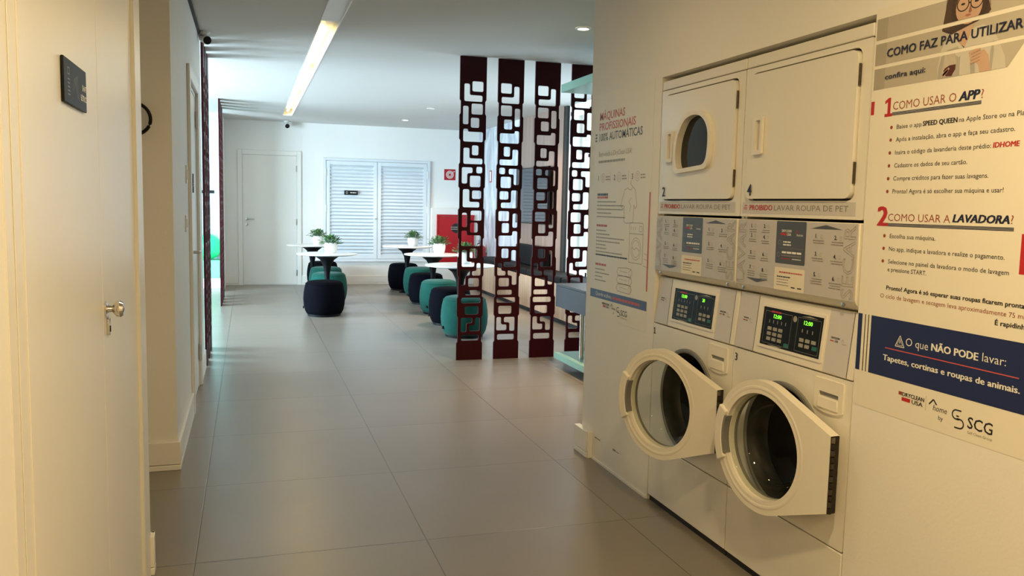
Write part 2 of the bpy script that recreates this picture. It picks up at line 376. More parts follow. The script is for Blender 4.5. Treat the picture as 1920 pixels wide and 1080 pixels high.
# right wall with the machine niche
wr = MB(); wr.box(XR, XR+.1, -3.2, 2.145, 0, H); wr.box(XR, XR+.1, 3.521, 4.35, 0, H); wr.box(XR, XR+.1, 2.145, 3.521, 2.0, H)
wr.box(XR+.1, 2.7, 4.25, 4.35, 0, H); wr.box(2.62, 2.7, 1.9, 4.25, 0, H); wr.box(XR+.1, 2.62, 1.9, 2.0, 0, H)
struct('wall_right', wr, PAINT, 'cream laundry wall on the right with the machines set into it', 'wall')
struct('wall_front', MB().box(-1.1, XR+.1, -3.3, -3.2, 0, H), PAINT, 'wall behind the viewer closing the corridor', 'wall')
wx = MB(); wx.box(3.95, 4.1, 4.25, 7.45, 0, H); wx.box(3.95, 4.1, 7.45, 10.05, 0, .55); wx.box(3.95, 4.1, 7.45, 10.05, 2.6, H); wx.box(3.95, 4.1, 10.05, YB, 0, H); wx.box(2.7, 3.95, 4.25, 4.35, 0, H)
struct('wall_right_far', wx, PAINT, 'far right wall of the lounge behind the wood panelling and window', 'wall')
struct('trim_1', MB().box(3.90, 3.95, 12.02, YB, 0, H), MARBLE, 'grey veined marble cladding at the far right corner', 'wall cladding')
struct('trim_2', MB().box(3.90, 3.95, 10.22, 12.02, 0, H), WOOD2, 'tall oak veneer panel behind the television', 'wall panel')
struct('trim_3', MB().box(3.915, 3.95, 10.13, 10.22, 0, H), DARK, 'dark shadow gap at the edge of the oak wall panel', 'trim')
# lounge window on the right
wn = thing('window_1', 'tall bright lounge window on the far right behind the lattice', 'window', (3.95, 10.05, .55), -90, kind='structure')
fr = MB()
for a in (0, .62, 1.27, 1.92, 2.55): fr.box(a, a+.05, -.02, .05, 0, 2.05)
fr.box(0, 2.6, -.02, .05, 0, .05); fr.box(0, 2.6, -.02, .05, 2.0, 2.05); fr.box(.05, 2.55, -.02, .05, 1.45, 1.49)
fr.build('window_frame', TRIM, wn); MB().box(.05, 2.55, .012, .018, .05, 2.0).build('pane', GLASS, wn)
wn2 = thing('window_2', 'wide daylight window of the exercise room outside the view', 'window', (-4.5, 8.0, .35), 90, kind='structure')
fr = MB()
for a in (0, 1.38, 2.77, 4.16, 5.54): fr.box(a, a+.06, .02, .1, 0, 2.2)
fr.box(0, 5.6, .02, .1, 0, .06); fr.box(0, 5.6, .02, .1, 2.14, 2.2); fr.build('window_frame', TRIM, wn2); MB().box(.06, 5.54, .055, .06, .06, 2.14).build('pane', GLASS, wn2)

struct('trim_6', MB().box(XL, XL+.018, 3.29, 7.30, H-.02, H), DARK, 'thin dark strip painted as the shadow gap between left wall and ceiling', 'trim')  # solid near-black strip, shade of the gap put into its colour
# baseboards
def skirt(mb, x0, x1, y0, y1, h=.15): mb.box(x0, x1, y0, y1, .0, .028); mb.box(x0, x1, y0, y1, .031, h)
b = MB(); skirt(b, XL, XL+.016, 3.06+.17, 3.285); skirt(b, -.48, XL+.016, 3.27, 3.286); skirt(b, XL, XL+.016, -3.2, 1.465)
struct('baseboard_left', b, TRIM, 'white baseboard at the end of the near left wall', 'baseboard', .003)
b = MB(); skirt(b, -.99, XL+.016, 4.504, 4.52); skirt(b, XL, XL+.016, 4.52, 5.66)
struct('baseboard_recess', b, TRIM, 'white baseboard wrapping the corner beside the recess', 'baseboard', .003)
b = MB(); skirt(b, XL, XL+.016, 6.68, 7.30)
struct('baseboard_left_far', b, TRIM, 'short white baseboard between far left door and lattice', 'baseboard', .003)
b = MB(); skirt(b, .84, 3.02, YB-.016, YB); skirt(b, -.47, -.162, YB-.016, YB)
struct('baseboard_back', b, TRIM, 'white baseboard along the end wall under the louvered doors', 'baseboard', .003)
b = MB(); skirt(b, -1.6, -.47, YB-.016, YB)
struct('baseboard_exercise_room', b, TRIM, 'white baseboard of the exercise room behind the green ball', 'baseboard', .003)
b = MB(); skirt(b, XR-.035, XR, 4.205, 4.385); b.box(XR-.03, XR-.0, 4.19, 4.205, 0, .152)
struct('baseboard_right', b, TRIM, 'stub of white baseboard wrapping the end of the laundry wall', 'baseboard', .003)
b = MB(); random.seed(3)
for k in range(16):
    y = 4.15 - k*.04; b.box(XR-.0012, XR, y-.02, y+.012, .128+random.uniform(-.004, .004), .131+random.uniform(-.002, .004), 0) if k in (0, 1, 2, 6, 7, 8) else None
b.box(XR-.006, XR, 3.53, 4.19, 0, .012, 1)
struct('trim_4', b, [GREYINK, TRIM], 'chipped paint line where the laundry baseboard was removed', 'trim')

# ================================================================== DOORS
# near closet double doors (local x = world y)
d1 = thing('door_1', 'cream double closet doors on the near left with a black sign', 'door', (XL, 1.66, 0), 90, kind='structure')
f = MB(); f.box(-.195, -.015, -.002, .02, 0, 2.62).box(-.15, -.10, -.004, -.002, 0, 2.62).box(-.10, -.015, -.006, -.002, 0, 2.62)
f.box(1.405, 1.575, -.003, .02, 0, 2.62); f.box(1.405, 1.43, -.006, -.003, 0, 2.62); f.box(-.015, 1.405, -.012, .02, 2.5, 2.62)
f.build('door_frame', DOORL, d1, .0012)
for a0, a1, nm in ((-.012, .728, 'door_leaf'), (.732, 1.402, 'door_leaf')):
    lf = MB().box(a0, a1, .006, .04, .008, 2.497).build(nm, DOORL, d1, .002)
kb = MB(); kb.lathe([(.0, .0), (.021, 0), (.021, .004), (.010, .006), (.008, .016), (.014, .021), (.021, .028), (.023, .036), (.018, .044), (.0, .047)], 28, 0, Matrix.Translation((.77, .006, 1.10)) @ FRONT)
kb.build('door_knob', CHROME, d1)
kb = MB(); kb.prism(rpoly(rect(.782, .802, 1.025, 1.075), .009), -.001, .006); kb.box(.789, .795, -.003, 0, 1.035, 1.052, 1)
kb.build('keyhole_plate', [CHROME, DARK], d1, .001)
sg = thing('door_sign', 'black SHAFT ELÉTRICO sign plate on the left closet door', 'sign', (XL, 1.945, 1.5925), 90)
MB().box(0, .25, -.001, .005, 0, .094).build('sign_plate', SIGNBLK, sg, .0015)
t = MB(); t.text('SHAFT', .245, .045, .0125, .05, 0, -.0018, .01, align='R'); t.mark(); t.text('ELÉTRICO', .248, .022, .0125, .072, 0, -.0018, .01, align='R')
t.build_marked('sign_lettering', WHITEINK, sg)
t = MB(); t.stroke([(.035, .075), (.055, .075), (.055, .062), (.035, .062), (.035, .075)], .002, -.0016)
for q in range(5): t.greek(.035, .058, .05-q*.008, .003, 0, -.0016)
t.mark()
for q in range(5): t.stroke([(.09+.012*q, .03+.006*q), (.105+.010*q, .06+.003*q), (.125+.008*q, .045-.004*q), (.14+.004*q, .02)], .0008, -.0016)
t.build_marked('sign_symbol', GREYINK, sg)

# far left door
d2 = thing('door_2', 'white flush door on the left wall past the recess', 'door', (XL, 5.80, 0), 90, kind='structure')
f = MB(); f.box(-.13, -.05, -.02, 0, 0, 2.24).box(.79, .87, -.02, 0, 0, 2.24).box(-.05, .79, -.02, 0, 2.16, 2.24).box(-.05, 0, 0, .10, 0, 2.16).box(.755, .79, 0, .10, 0, 2.16).box(-.05, .79, 0, .10, 2.13, 2.16)
f.build('door_frame', TRIM, d2, .003)
MB().box(.003, .752, .004, .04, .008, 2.127).build('door_leaf', DOORL, d2, .002)
k = MB(); k.lathe([(.0, 0), (.024, 0), (.024, .008), (.010, .01), (.010, .05)], 20, 0, Matrix.Translation((.10, .004, 1.045)) @ FRONT); k.tube([(.10, -.045, 1.045), (.16, -.05, 1.045), (.21, -.045, 1.042)], .009, 10)
k.lathe([(0, 0), (.02, 0), (.02, .006), (0, .008)], 20, 0, Matrix.Translation((.10, .004, .975)) @ FRONT); k.build('door_handle', STEEL, d2)
for z in (.26, 1.97): MB().box(.745, .765, -.018, .0, z-.06, z+.06).build('hinge', STEEL, d2, .002)
cs = thing('room_card', 'small dark card plate on the far left door', 'sign', (XL, 6.14, 1.44), 90)
MB().box(0, .09, -.0015, .003, 0, .13).build('sign_plate', SIGNBLK, cs, .001); t = MB(); t.greek(.02, .07, .06, .006, 0, -.0022); t.greek(.02, .06, .045, .006, 0, -.0022); t.build('sign_lettering', WHITEINK, cs, smooth=False)

def wall_plate(z0, z1, y0, y1, label, rock):
    o = thing('switch_plate', label, 'switch', (XL, y0, z0), 90, 'switch plates on the left wall')
    MB().prism(rpoly(rect(0, y1-y0, 0, z1-z0), .006), -.008, 0).build('cover_plate', TRIM, o, .002)
    for q in range(rock):
        wq = (y1-y0-.03)/rock; MB().box(.015+q*wq+.002, .015+(q+1)*wq-.002, -.012, -.007, .025, z1-z0-.025).build('rocker', CAMW, o, .001)
wall_plate(1.49, 1.60, 5.44, 5.52, 'upper white switch plate on the left wall before the far door', 1)
wall_plate(1.20, 1.30, 5.34, 5.42, 'lower switch plate on the left wall, below the other plate', 2)

# end-wall flush door
d3 = thing('door_3', 'white flush door with lever handle on the end wall', 'door', (-.086, YB, 0), 0, kind='structure')
f = MB(); f.box(-.075, -.002, -.022, 0, 0, 2.215).box(.86, .932, -.022, 0, 0, 2.215).box(-.002, .86, -.022, 0, 2.14, 2.215); f.build('door_frame', TRIM, d3, .003)
MB().box(.002, .856, -.008, 0, .01, 2.136).build('door_leaf', DOORL, d3, .002)
k = MB(); k.lathe([(0, 0), (.025, 0), (.025, .008), (.010, .01), (.010, .045)], 20, 0, Matrix.Translation((.065, -.008, 1.09)) @ FRONT); k.tube([(.065, -.05, 1.09), (.12, -.055, 1.09), (.18, -.05, 1.088)], .009, 10)
k.lathe([(0, 0), (.022, 0), (.022, .006), (0, .008)], 20, 0, Matrix.Translation((.065, -.008, 1.0)) @ FRONT); k.build('door_handle', STEEL, d3)
for z in (.2, 1.05, 1.93): MB().box(.846, .866, -.024, -.006, z-.05, z+.05).build('hinge', STEEL, d3, .002)

# louvered utility doors
d4 = thing('door_4', 'pale louvered double utility doors on the end wall', 'door', (1.195, YB, .39), 0, kind='structure')
f = MB(); f.box(0, .05, -.035, 0, 0, 1.74).box(1.775, 1.825, -.035, 0, 0, 1.74).box(.05, 1.775, -.035, 0, 1.70, 1.74).box(.05, 1.775, -.035, 0, 0, .045); f.build('door_frame', LOUV, d4, .003)
for a0 in (.056, .916):
    lf = thing('door_leaf', None, None, (0, 0, 0)); lf.parent = d4
    a1 = a0+.853
    m_ = MB(); m_.box(a0, a0+.06, -.03, -.004, .05, 1.695).box(a1-.06, a1, -.03, -.004, .05, 1.695).box(a0+.06, a1-.06, -.03, -.004, .05, .12).box(a0+.06, a1-.06, -.03, -.004, 1.63, 1.695)
    m_.build('leaf_frame', LOUV, lf, .002)
    m_ = MB(); ns = 26
    for q in range(ns):
        z = .12+1.51*(q+.5)/ns; M_ = Matrix.Translation((0, -.016, z)) @ Matrix.Rotation(R(-38), 4, 'X'); m_.box(a0+.06, a1-.06, -.024, .024, -.004, .004, 0, M_)
    m_.box(a0+.06, a1-.06, -.004, -.001, .12, 1.63)
    m_.build('louver_slats', LOUV, lf)
for a in (.045, 1.78):
    for z in (.2, .9, 1.5): MB().box(a-.012, a+.012, -.042, -.03, z-.06, z+.06).build('hinge', TRIM, d4, .002)
MB().lathe([(0, 0), (.014, 0), (.010, .015), (.016, .03), (0, .036)], 16, 0, Matrix.Translation((.885, -.03, .735)) @ FRONT).build('pull_knob', STEEL, d4)
s2 = thing('utility_sign', 'narrow black sign on the left louvered door', 'sign', (1.547, YB-.046, 1.52), 0)
MB().box(0, .225, -.004, .004, 0, .075).build('sign_plate', SIGNBLK, s2, .001); t = MB(); t.greek(.10, .20, .033, .012, 0, -.0048); t.mark(); t.stroke([(.03, .022), (.03, .052), (.055, .052), (.055, .022), (.03, .022)], .003, -.0048); t.build_marked('sign_lettering', WHITEINK, s2)

# ================================================================== CEILING FITTINGS
tr = thing('recessed_light_trough', 'long recessed warm light slot in the corridor ceiling', 'light', (.58, 4.6, H))
hb = MB(); hb.box(-.074, -.066, .005, 8.675, -.002, .10).box(.066, .074, .005, 8.675, -.002, .10).box(-.066, .066, .005, 8.675, .092, .10).box(-.066, .066, .005, .013, -.002, .092).box(-.066, .066, 8.667, 8.675, -.002, .092)
hb.box(-.066, .066, .013, 1.72, .012, .02)
hb.build('housing', TRIM, tr)
for y0, y1 in ((2.3, 4.2), (4.45, 6.35), (6.6, 8.5)):
    MB().tube([(0, y0, .055), (0, y1, .055)], .016, 12).build('led_tube', LED, tr)
def spot(x, y, label, lit):
    o = thing('ceiling_spot', label, 'light', (x, y, H), 0, 'round recessed ceiling spots')
    MB().lathe_open([(.058, -.001), (.058, -.006), (.042, -.008), (.038, -.002)], 28).build('trim_ring', TRIM, o)
    MB().lathe([(.0, -.003), (.040, -.003), (.040, -.001), (0, -.001)], 28).build('spot_lens', LAMP if lit else LAMPOFF, o)
spot(2.33, 5.76, 'lit round ceiling spot near the laundry wall corner', True)
spot(2.35, 13.05, 'lit small ceiling spot nearest the end wall', True)
spot(2.38, 11.28, 'unlit small ceiling spot between the trough and the lattice', False)
def cctv(loc, rz, label, sc=1.0):
    o = thing('security_camera', label, 'camera', loc, rz, 'small bullet security cameras'); o.scale = (sc,)*3
    MB().lathe([(.042, 0), (.042, -.012), (.028, -.02), (.016, -.035), (0, -.037)], 24).build('mount', CAMW, o)
    M_ = Matrix.Translation((0, 0, -.055)) @ Matrix.Rotation(R(108), 4, 'X')
    MB().lathe([(0, -.04), (.030, -.04), (.034, -.03), (.034, .06), (.03, .065)], 24, 0, M_).build('camera_body', CAMW, o)
    MB().lathe([(.0, .0655), (.030, .0655), (.031, .069), (.022, .071), (.0, .071)], 24, 0, M_).build('lens_face', BLACKPL, o)
cctv((-.31, 7.03, H), 20, 'small white security camera on the ceiling at upper left')
cctv((.61, 14.2, H), 5, 'small white security camera high on the end wall above the flush door', 1.15)

# black ring beside the recess
rg = MB(); rg.tube([(-.529+.076*math.cos(2*PI*i/40), 4.49, 1.782+.076*math.sin(2*PI*i/40)) for i in range(40)], .0085, 10, closed=True); rg.box(-.54, -.518, 4.49, 4.519, 1.70, 1.72)
tag(rg.build('ring_hook', BLACKPL), 'black ring mounted on the wall face of the recess', 'ring')

# ================================================================== BURGUNDY LATTICE PANELS
HOL = [('sq', .11, 2.478, .54, 2.389), ('RL', .14, 2.455, .84, 2.302, .62, 2.358), ('sq', .12, 2.285, .56, 2.191), ('sq', .66, 2.262, .88, 2.102), ('sq', .25, 2.162, .58, 2.075), ('RU', .1, 2.064, .86, 1.952, .67, 2.040), ('sq', .26, 1.922, .52, 1.835), ('RL', .1, 1.899, .84, 1.757, .6, 1.808), ('sq', .1, 1.735, .34, 1.677), ('GA', .47, 1.728, .89, 1.584, .67, 1.677), ('sq', .16, 1.655, .58, 1.555), ('sq', .13, 1.525, .49, 1.451), ('RL', .19, 1.535, .84, 1.375, .58, 1.424), ('sq', .1, 1.347, .53, 1.258), ('sq', .66, 1.327, .86, 1.199), ('sq', .24, 1.24, .54, 1.152), ('RU', .12, 1.168, .87, 1.03, .66, 1.127), ('sq', .25, 1.01, .54, .923), ('RL', .34, .996, .84, .844, .64, .89), ('LL', .1, .879, .44, .765, .27, .807), ('GA', .51, .817, .88, .679, .68, .765), ('sq', .16, .743, .58, .665), ('sq', .11, .634, .7, .589), ('sq', .09, .566, .84, .517), ('sq', .17, .488, .7, .414), ('LL', .1, .385, .52, .262, .30, .316), ('GA', .40, .385, .84, .255, .62, .335), ('sq', .14, .228, .82, .175)]
PW = .24
def lattice(mirror):
    holes = []
    for h in HOL:
        k, x0, zt, x1, zb = h[:5]
        if k == 'sq': p = rect(x0, x1, zb, zt)
        elif k in ('RL', 'RU'): xm, zm = h[5:]; p = [(x0, zb), (x1, zb), (x1, zt), (xm, zt), (xm, zm), (x0, zm)]
        elif k == 'LL': xm, zm = h[5:]; p = [(x0, zb), (x1, zb), (x1, zm), (xm, zm), (xm, zt), (x0, zt)]
        else: xm, zm = h[5:]; p = [(x0, zm), (xm, zm), (xm, zb), (x1, zb), (x1, zt), (x0, zt)]
        p = [((1-a if mirror else a)*PW, z) for a, z in p]
        if mirror: p = p[::-1]
        holes.append(rpoly(p, .016, 3))
    lv = [0, .16, .16, .40, .40, .57, .57, .76, .76, .93, .93, 1.10, 1.10, 1.36, 1.36, 1.55, 1.55, 1.76, 1.76, 1.97, 1.97, 2.19, 2.19, 2.31, 2.31, 2.52, 2.52, H-.002]
    L = []; Rr = []
    for i in range(0, len(lv), 2):
        n = i//2; il = .010 if n % 2 else 0; ir = .010 if (n % 2) else 0
        if n >= len(lv)//2-1: il = ir = 0
        L += [(il, lv[i]), (il, lv[i+1])]; Rr += [(PW-ir, lv[i]), (PW-ir, lv[i+1])]
    def soft(P):
        out = []
        for i, (x, z) in enumerate(P):
            dz = -.008 if i % 2 else .008
            if i == 0 or i == len(P)-1: dz = 0
            out.append((x, z+dz))
        return out
    return MB().plate(soft(Rr)+soft(L)[::-1], holes, -.009, .009)
pa = lattice(True).build('lattice_panel', BURG, None, smooth=False); pb = lattice(False).build('lattice_panel', BURG, None, smooth=False)
G = 'burgundy cut-out lattice panels on the right'
for i, x in enumerate((1.775, 2.122, 2.47, 2.82)):
    o = pa if i == 0 else (pb if i == 1 else pb.copy())
    if i > 1: COL.objects.link(o)
    o.location = (x, 7.21, 0)
    tag(o, ('leftmost burgundy lattice panel of the right-hand row, in front of the green pouf', 'second burgundy lattice panel from the left in the right-hand row', 'third burgundy lattice panel of the right-hand row, in front of the television', 'rightmost burgundy lattice panel, partly behind the mint booth and wall')[i], 'screen panel', G)
for i, y in enumerate((7.345, 7.70, 8.055)):
    o = (pa if i % 2 else pb).copy(); COL.objects.link(o); o.location = (XL+.012, y, 0); o.rotation_euler = (0, 0, R(90))
    tag(o, ('nearest edge-on burgundy lattice panel right after the far left door', 'middle edge-on burgundy lattice panel of the near left row', 'last edge-on burgundy lattice panel of the near left row, before the ball')[i], 'screen panel', 'burgundy lattice panels edge-on at left')
for i, y in enumerate((11.50, 11.85, 12.20, 12.55)):
    o = (pa if i % 2 else pb).copy(); COL.objects.link(o); o.location = (XL+.012, y, 0); o.rotation_euler = (0, 0, R(90))
    tag(o, ('edge-on burgundy lattice panel just right of the green ball', 'second edge-on lattice panel beyond the green ball', 'third edge-on lattice panel beyond the green ball', 'edge-on burgundy lattice panel nearest the end wall')[i], 'screen panel', 'burgundy lattice panels near the end wall')

# ================================================================== EXERCISE ROOM
bx = thing('mint_block', 'mint green padded block on a white base in the exercise room', 'block', (-.62, 14.08, 0))
MB().box(-.35, .195, -.22, .22, 0, .16).build('base', TRIM, bx, .004); MB().box(-.34, .185, -.21, .21, .16, .44).build('padding', MINTBOX, bx, .02, 3)
bl = MB(); bl.lathe([(.205*math.sin(PI*i/32), -.205*math.cos(PI*i/32)) for i in range(33)], 48)
for k in range(5):
    a = -1+.5*k; r = math.sqrt(max(.01, .205**2-(a*.15)**2)); bl.tube([(r*math.cos(2*PI*i/40), r*math.sin(2*PI*i/40), a*.15) for i in range(40)], .0022, 6, closed=True)
o = bl.build('exercise_ball', BALLG); o.location = (-.612, 14.08, .6465); tag(o, 'shiny green exercise ball on the mint block', 'ball')
s3 = thing('room_sign', 'small black sign on the mint wall above the green ball', 'sign', (-.86, YB, 1.492)); MB().box(0, .34, -.008, 0, 0, .05).build('sign_plate', SIGNBLK, s3, .001)

# ================================================================== END WALL FITTINGS
hs = thing('hose_sign', 'square red fire hose sign on the end wall', 'sign', (3.275, YB, 1.82)); MB().box(0, .20, -.006, 0, 0, .19).build('sign_plate', FIRERED, hs, .001)
t = MB()
for q in range(3): t.stroke([(.10+(.028+.018*q)*math.cos(2*PI*i/24), .095+(.028+.018*q)*math.sin(2*PI*i/24)) for i in range(25)], .009, -.007)
t.stroke([(.15, .11), (.165, .15), (.19, .15)], .008, -.007); t.build('hose_symbol', WHITEINK, hs, smooth=False)
nc = MB(); nc.box(3.03, 3.895, YB-.14, YB, 0, 1.325); struct('trim_5', nc, PAINT, 'white masonry boxing around the red fire hose cabinet', 'boxing', .004)
fc = thing('fire_hose_cabinet', 'red fire hose cabinet with a round dark vent', 'cabinet', (3.12, YB-.14, .36))
MB().plate(rect(0, .67, 0, .86), [rect(.03, .64, .03, .83)], -.03, 0).build('cabinet_frame', FIRERED, fc, .003)
MB().box(.034, .636, -.022, -.004, .034, .826).build('cabinet_door', FIRERED, fc, .003)
t = MB(); t.flat(circ(.345, .625, .085), -.0235, 0); t.box(.25, .44, -.026, -.022, .60, .615, 1).box(.25, .44, -.026, -.022, .635, .65, 1); t.build('vent', [DARK, GREYINK], fc, smooth=False)
fe = thing('fire_extinguisher', 'red fire extinguisher hung on the marble by the bench end', 'fire extinguisher', (3.80, 13.75, .44))
MB().lathe([(.0, 0), (.072, 0), (.078, .012), (.078, .21), (.068, .245), (.035, .268), (.022, .275), (.022, .29), (0, .29)], 28).build('cylinder_body', FIRERED2, fe)
v = MB(); v.lathe([(.018, .288), (.018, .32), (.012, .33), (0, .33)], 16); v.box(-.06, .02, -.008, .008, .328, .338).box(-.065, .01, -.007, .007, .35, .358); v.build('valve', BLACKPL, fe, .001)
MB().tube([(-.02, 0, .31), (-.06, 0, .30), (-.09, 0, .24), (-.092, 0, .12), (-.088, 0, .05)], .009, 8).build('hose', BLACKPL, fe)
MB().box(.07, .1, -.03, .03, .15, .2).build('bracket', STEEL, fe)
e1 = thing('extinguisher_arrow_sign', 'narrow white and red sign on the marble between lattice panels', 'sign', (3.90, 13.66, 1.78), -90)
MB().box(0, .14, -.004, 0, 0, .20).build('sign_plate', FIRERED, e1); t = MB(); t.quad(.03, .11, .02, .18, -.005); t.build('sign_field', WHITEINK, e1, smooth=False)
e2 = thing('extinguisher_sign', 'red sign at the corner seen through the leftmost lattice', 'sign', (3.90, 14.2, 1.66), -90)
MB().box(0, .12, -.004, 0, 0, .30).build('sign_plate', FIRERED, e2); t = MB(); t.quad(.02, .10, .05, .10, -.005).quad(.02, .10, .13, .17, -.005).quad(.02, .10, .21, .26, -.005); t.build('sign_symbol', WHITEINK, e2, smooth=False)

# ================================================================== LOUNGE FURNITURE
bn = thing('bench', 'long oak-fronted bench along the far right wall', 'bench', (3.53, 13.2, 0), -90)
MB().box(0, 5.3, 0, .37, .06, .475).build('bench_box', WOOD, bn, .003); MB().box(.02, 5.28, .05, .37, 0, .06).build('plinth', DARK, bn)
for k in range(1, 9): MB().box(k*.59-.002, k*.59+.002, -.001, .002, .065, .47).build('panel_joint', DARK, bn)
cu = MB().box(0, 1.28, 0, .36, 0, .085).build('seat_cushion', CUSH, None, .025, 3); cu.location = (3.535, 13.15, .476); cu.rotation_euler = (0, 0, R(-90))
CL = ('black seat cushion at the far end of the bench by the extinguisher', 'black bench seat cushion behind the second lattice panel', 'black bench seat cushion below the television', 'nearest black bench seat cushion beside the grey counter')
tag(cu, CL[0], 'cushion', 'black bench seat cushions')
bc = MB().prism([(0, 0), (.12, 0), (.10, .26), (.06, .29), (.0, .28)], 0, 1.2, 0, Matrix.Rotation(R(0), 4, 'Z')).build('back_cushion', CUSH, None, .02, 3)
bc.location = (3.77, 11.8, .563); tag(bc, 'black back cushion leaning under the television', 'cushion', 'black back cushions')
bc.location = (3.775, 10.55, .563)
for i in range(1, 4):
    c = cu.copy(); COL.objects.link(c); c.location = (3.535, 13.15-i*1.31, .476); c['label'] = CL[i]

tv = thing('television', 'large black wall television with glossy screen on oak panel', 'television', (3.82, 11.93, 1.15), -90)
MB().box(0, 1.40, 0, .035, 0, .79).build('casing', BLACKPL, tv, .004); MB().box(.012, 1.388, -.002, .001, .014, .778).build('screen', mat('tv_screen', (.012, .012, .014), .05, noise=.05, spec=.9), tv)
MB().box(.55, .85, .035, .08, .25, .55).build('wall_bracket', BLACKPL, tv); MB().box(.02, .12, .0, .03, .79, .815).build('sensor_bar', BLACKPL, tv)

# poufs
pf = thing('pouf', 'p', 'pouf', (0, 0, 0))
prof = [(.0, .022), (.19, .022), (.212, .03), (.232, .07), (.247, .14), (.252, .21), (.248, .28), (.238, .345), (.226, .39), (.205, .418), (.17, .428), (.0, .432)]
MB().lathe(prof, 48).build('seat_body', VBLACK, pf, angle=60)
MB().tube([(.224*math.cos(2*PI*i/48), .224*math.sin(2*PI*i/48), .396) for i in range(48)], .0035, 6, closed=True).build('seam_piping', VBLACK, pf)
MB().lathe([(.0, 0), (.20, 0), (.205, .028), (.0, .028)], 32).build('base', BLACKPL, pf)
MB().box(-.255, -.243, -.012, .012, .09, .12).build('fabric_tag', BLACKPL, pf)
pg = dup(pf, (0, 0, 0))
for c in bpy.data.objects:
    if c.parent == pg and c.name.split('.')[0] in ('seat_body', 'seam_piping'):
        c.data = c.data.copy(); c.data.materials[0] = VGREEN
PF = [(pf, .885, 10.43, 'large-looking black velvet pouf in front of the left tables'),
      (pg, 1.05, 11.66, 'green velvet pouf directly behind the front black pouf at left'),
      (pg, 1.10, 12.66, 'second green velvet pouf of the left row, further back'),
      (pf, 1.15, 13.84, 'black velvet pouf at the back of the left row'),
      (pf, 2.40, 13.40, 'black velvet pouf at the far end of the right row'),
      (pg, 2.50, 12.55, 'green velvet pouf furthest back in the right row'),
      (pf, 2.38, 11.48, 'middle black velvet pouf of the right row'),
      (pg, 2.33, 10.42, 'middle green velvet pouf of the right row'),
      (pf, 2.25, 9.46, 'nearest black velvet pouf of the right row'),
      (pg, 2.19, 8.55, 'green velvet pouf right behind the leftmost lattice panel')]
first = {}
for src, x, y, lb in PF:
    g = 'black velvet poufs' if src is pf else 'green velvet poufs'
    if src not in first: first[src] = (x, y, lb, g)
    else: dup(src, (x, y, 0), random.uniform(-40, 40), lb, g)
for src, (x, y, lb, g) in first.items():
    src.location = (x, y, 0); src['label'] = lb; src['group'] = g

# tulip tables
tb = thing('tulip_table', 't', 'table', (0, 0, 0))
MB().lathe([(.0, .706), (.33, .706), (.385, .716), (.39, .724), (.385, .73), (.0, .73)], 64).build('tabletop', TABTOP, tb)
MB().lathe([(.028, .0), (.030, .10), (.028, .30), (.034, .46), (.052, .57), (.09, .645), (.15, .69), (.19, .706)], 32).build('pedestal', TULIP, tb)
MB().lathe([(.0, 0), (.125, 0), (.13, .006), (.10, .014), (.05, .03), (.032, .07), (.0, .07)], 36).build('base', TULIP, tb)
TB = [(.975, 11.04, 'white round tulip table in front on the left'), (.945, 13.24, 'white round tulip table at the back on the left'),
      (2.38, 12.97, 'white round tulip table furthest back on the right'), (2.36, 10.95, 'middle white round tulip table of the right row'), (2.25, 9.0, 'nearest white round tulip table, crossing the leftmost lattice panel')]
for i, (x, y, lb) in enumerate(TB):
    o = tb if i == 0 else dup(tb, (x, y, 0)); o.location = (x, y, 0); o['label'] = lb; o['group'] = 'white tulip tables'
# potted plants
pp = thing('potted_plant', 'p', 'plant', (0, 0, 0))
MB().lathe([(.0, 0), (.062, 0), (.072, .01), (.084, .06), (.086, .10), (.080, .135), (.076, .135), (.078, .10), (.074, .10), (0, .10)], 32).build('pot', POT, pp)
MB().lathe([(.0, .112), (.076, .112)], 24).build('soil', SOIL, pp)
fo = MB(); random.seed(11)
for k in range(150):
    a = random.uniform(0, 2*PI); el = random.uniform(.1, 1.45); L = random.uniform(.05, .115); r0 = random.uniform(0, .05)
    d = Vector((math.cos(a)*math.cos(el), math.sin(a)*math.cos(el), math.sin(el)*.95)); sd = Vector((-math.sin(a), math.cos(a), 0)); nr = d.cross(sd)
    p0 = Vector((math.cos(a)*r0, math.sin(a)*r0, .112)); tip = p0+d*L; lw = random.uniform(.010, .018); ll = random.uniform(.03, .045)
    fo.tube([p0, tip], .0012, 4)
    M_ = Matrix((( sd.x, d.x, nr.x, tip.x), (sd.y, d.y, nr.y, tip.y), (sd.z, d.z, nr.z, tip.z), (0, 0, 0, 1)))
    fo.add([(0, 0, 0), (lw, ll*.4, .004), (lw*.6, ll*.8, .002), (0, ll, -.004), (-lw*.6, ll*.8, .002), (-lw, ll*.4, .004), (0, ll*.5, -.002)], [(0, 1, 6), (1, 2, 6), (2, 3, 6), (3, 4, 6), (4, 5, 6), (5, 0, 6)], random.choice((0, 0, 1)), M_)
fo.build('foliage', [LEAF, LEAF2], pp, smooth=False)
PP = [(1.03, 11.13, 'potted plant in a white pot on the front left table'), (1.035, 13.3, 'potted plant in a white pot on the back left table'),
      (2.48, 13.02, 'potted plant in a white pot on the furthest right table'), (2.48, 11.12, 'potted plant in a white pot in front of the red cabinet'), (2.36, 9.22, 'potted plant half hidden behind the leftmost lattice panel')]
for i, (x, y, lb) in enumerate(PP):
    o = pp if i == 0 else dup(pp, (x, y, .73), i*70); o.location = (x, y, .7305); o['label'] = lb; o['group'] = 'small potted plants in white pots'

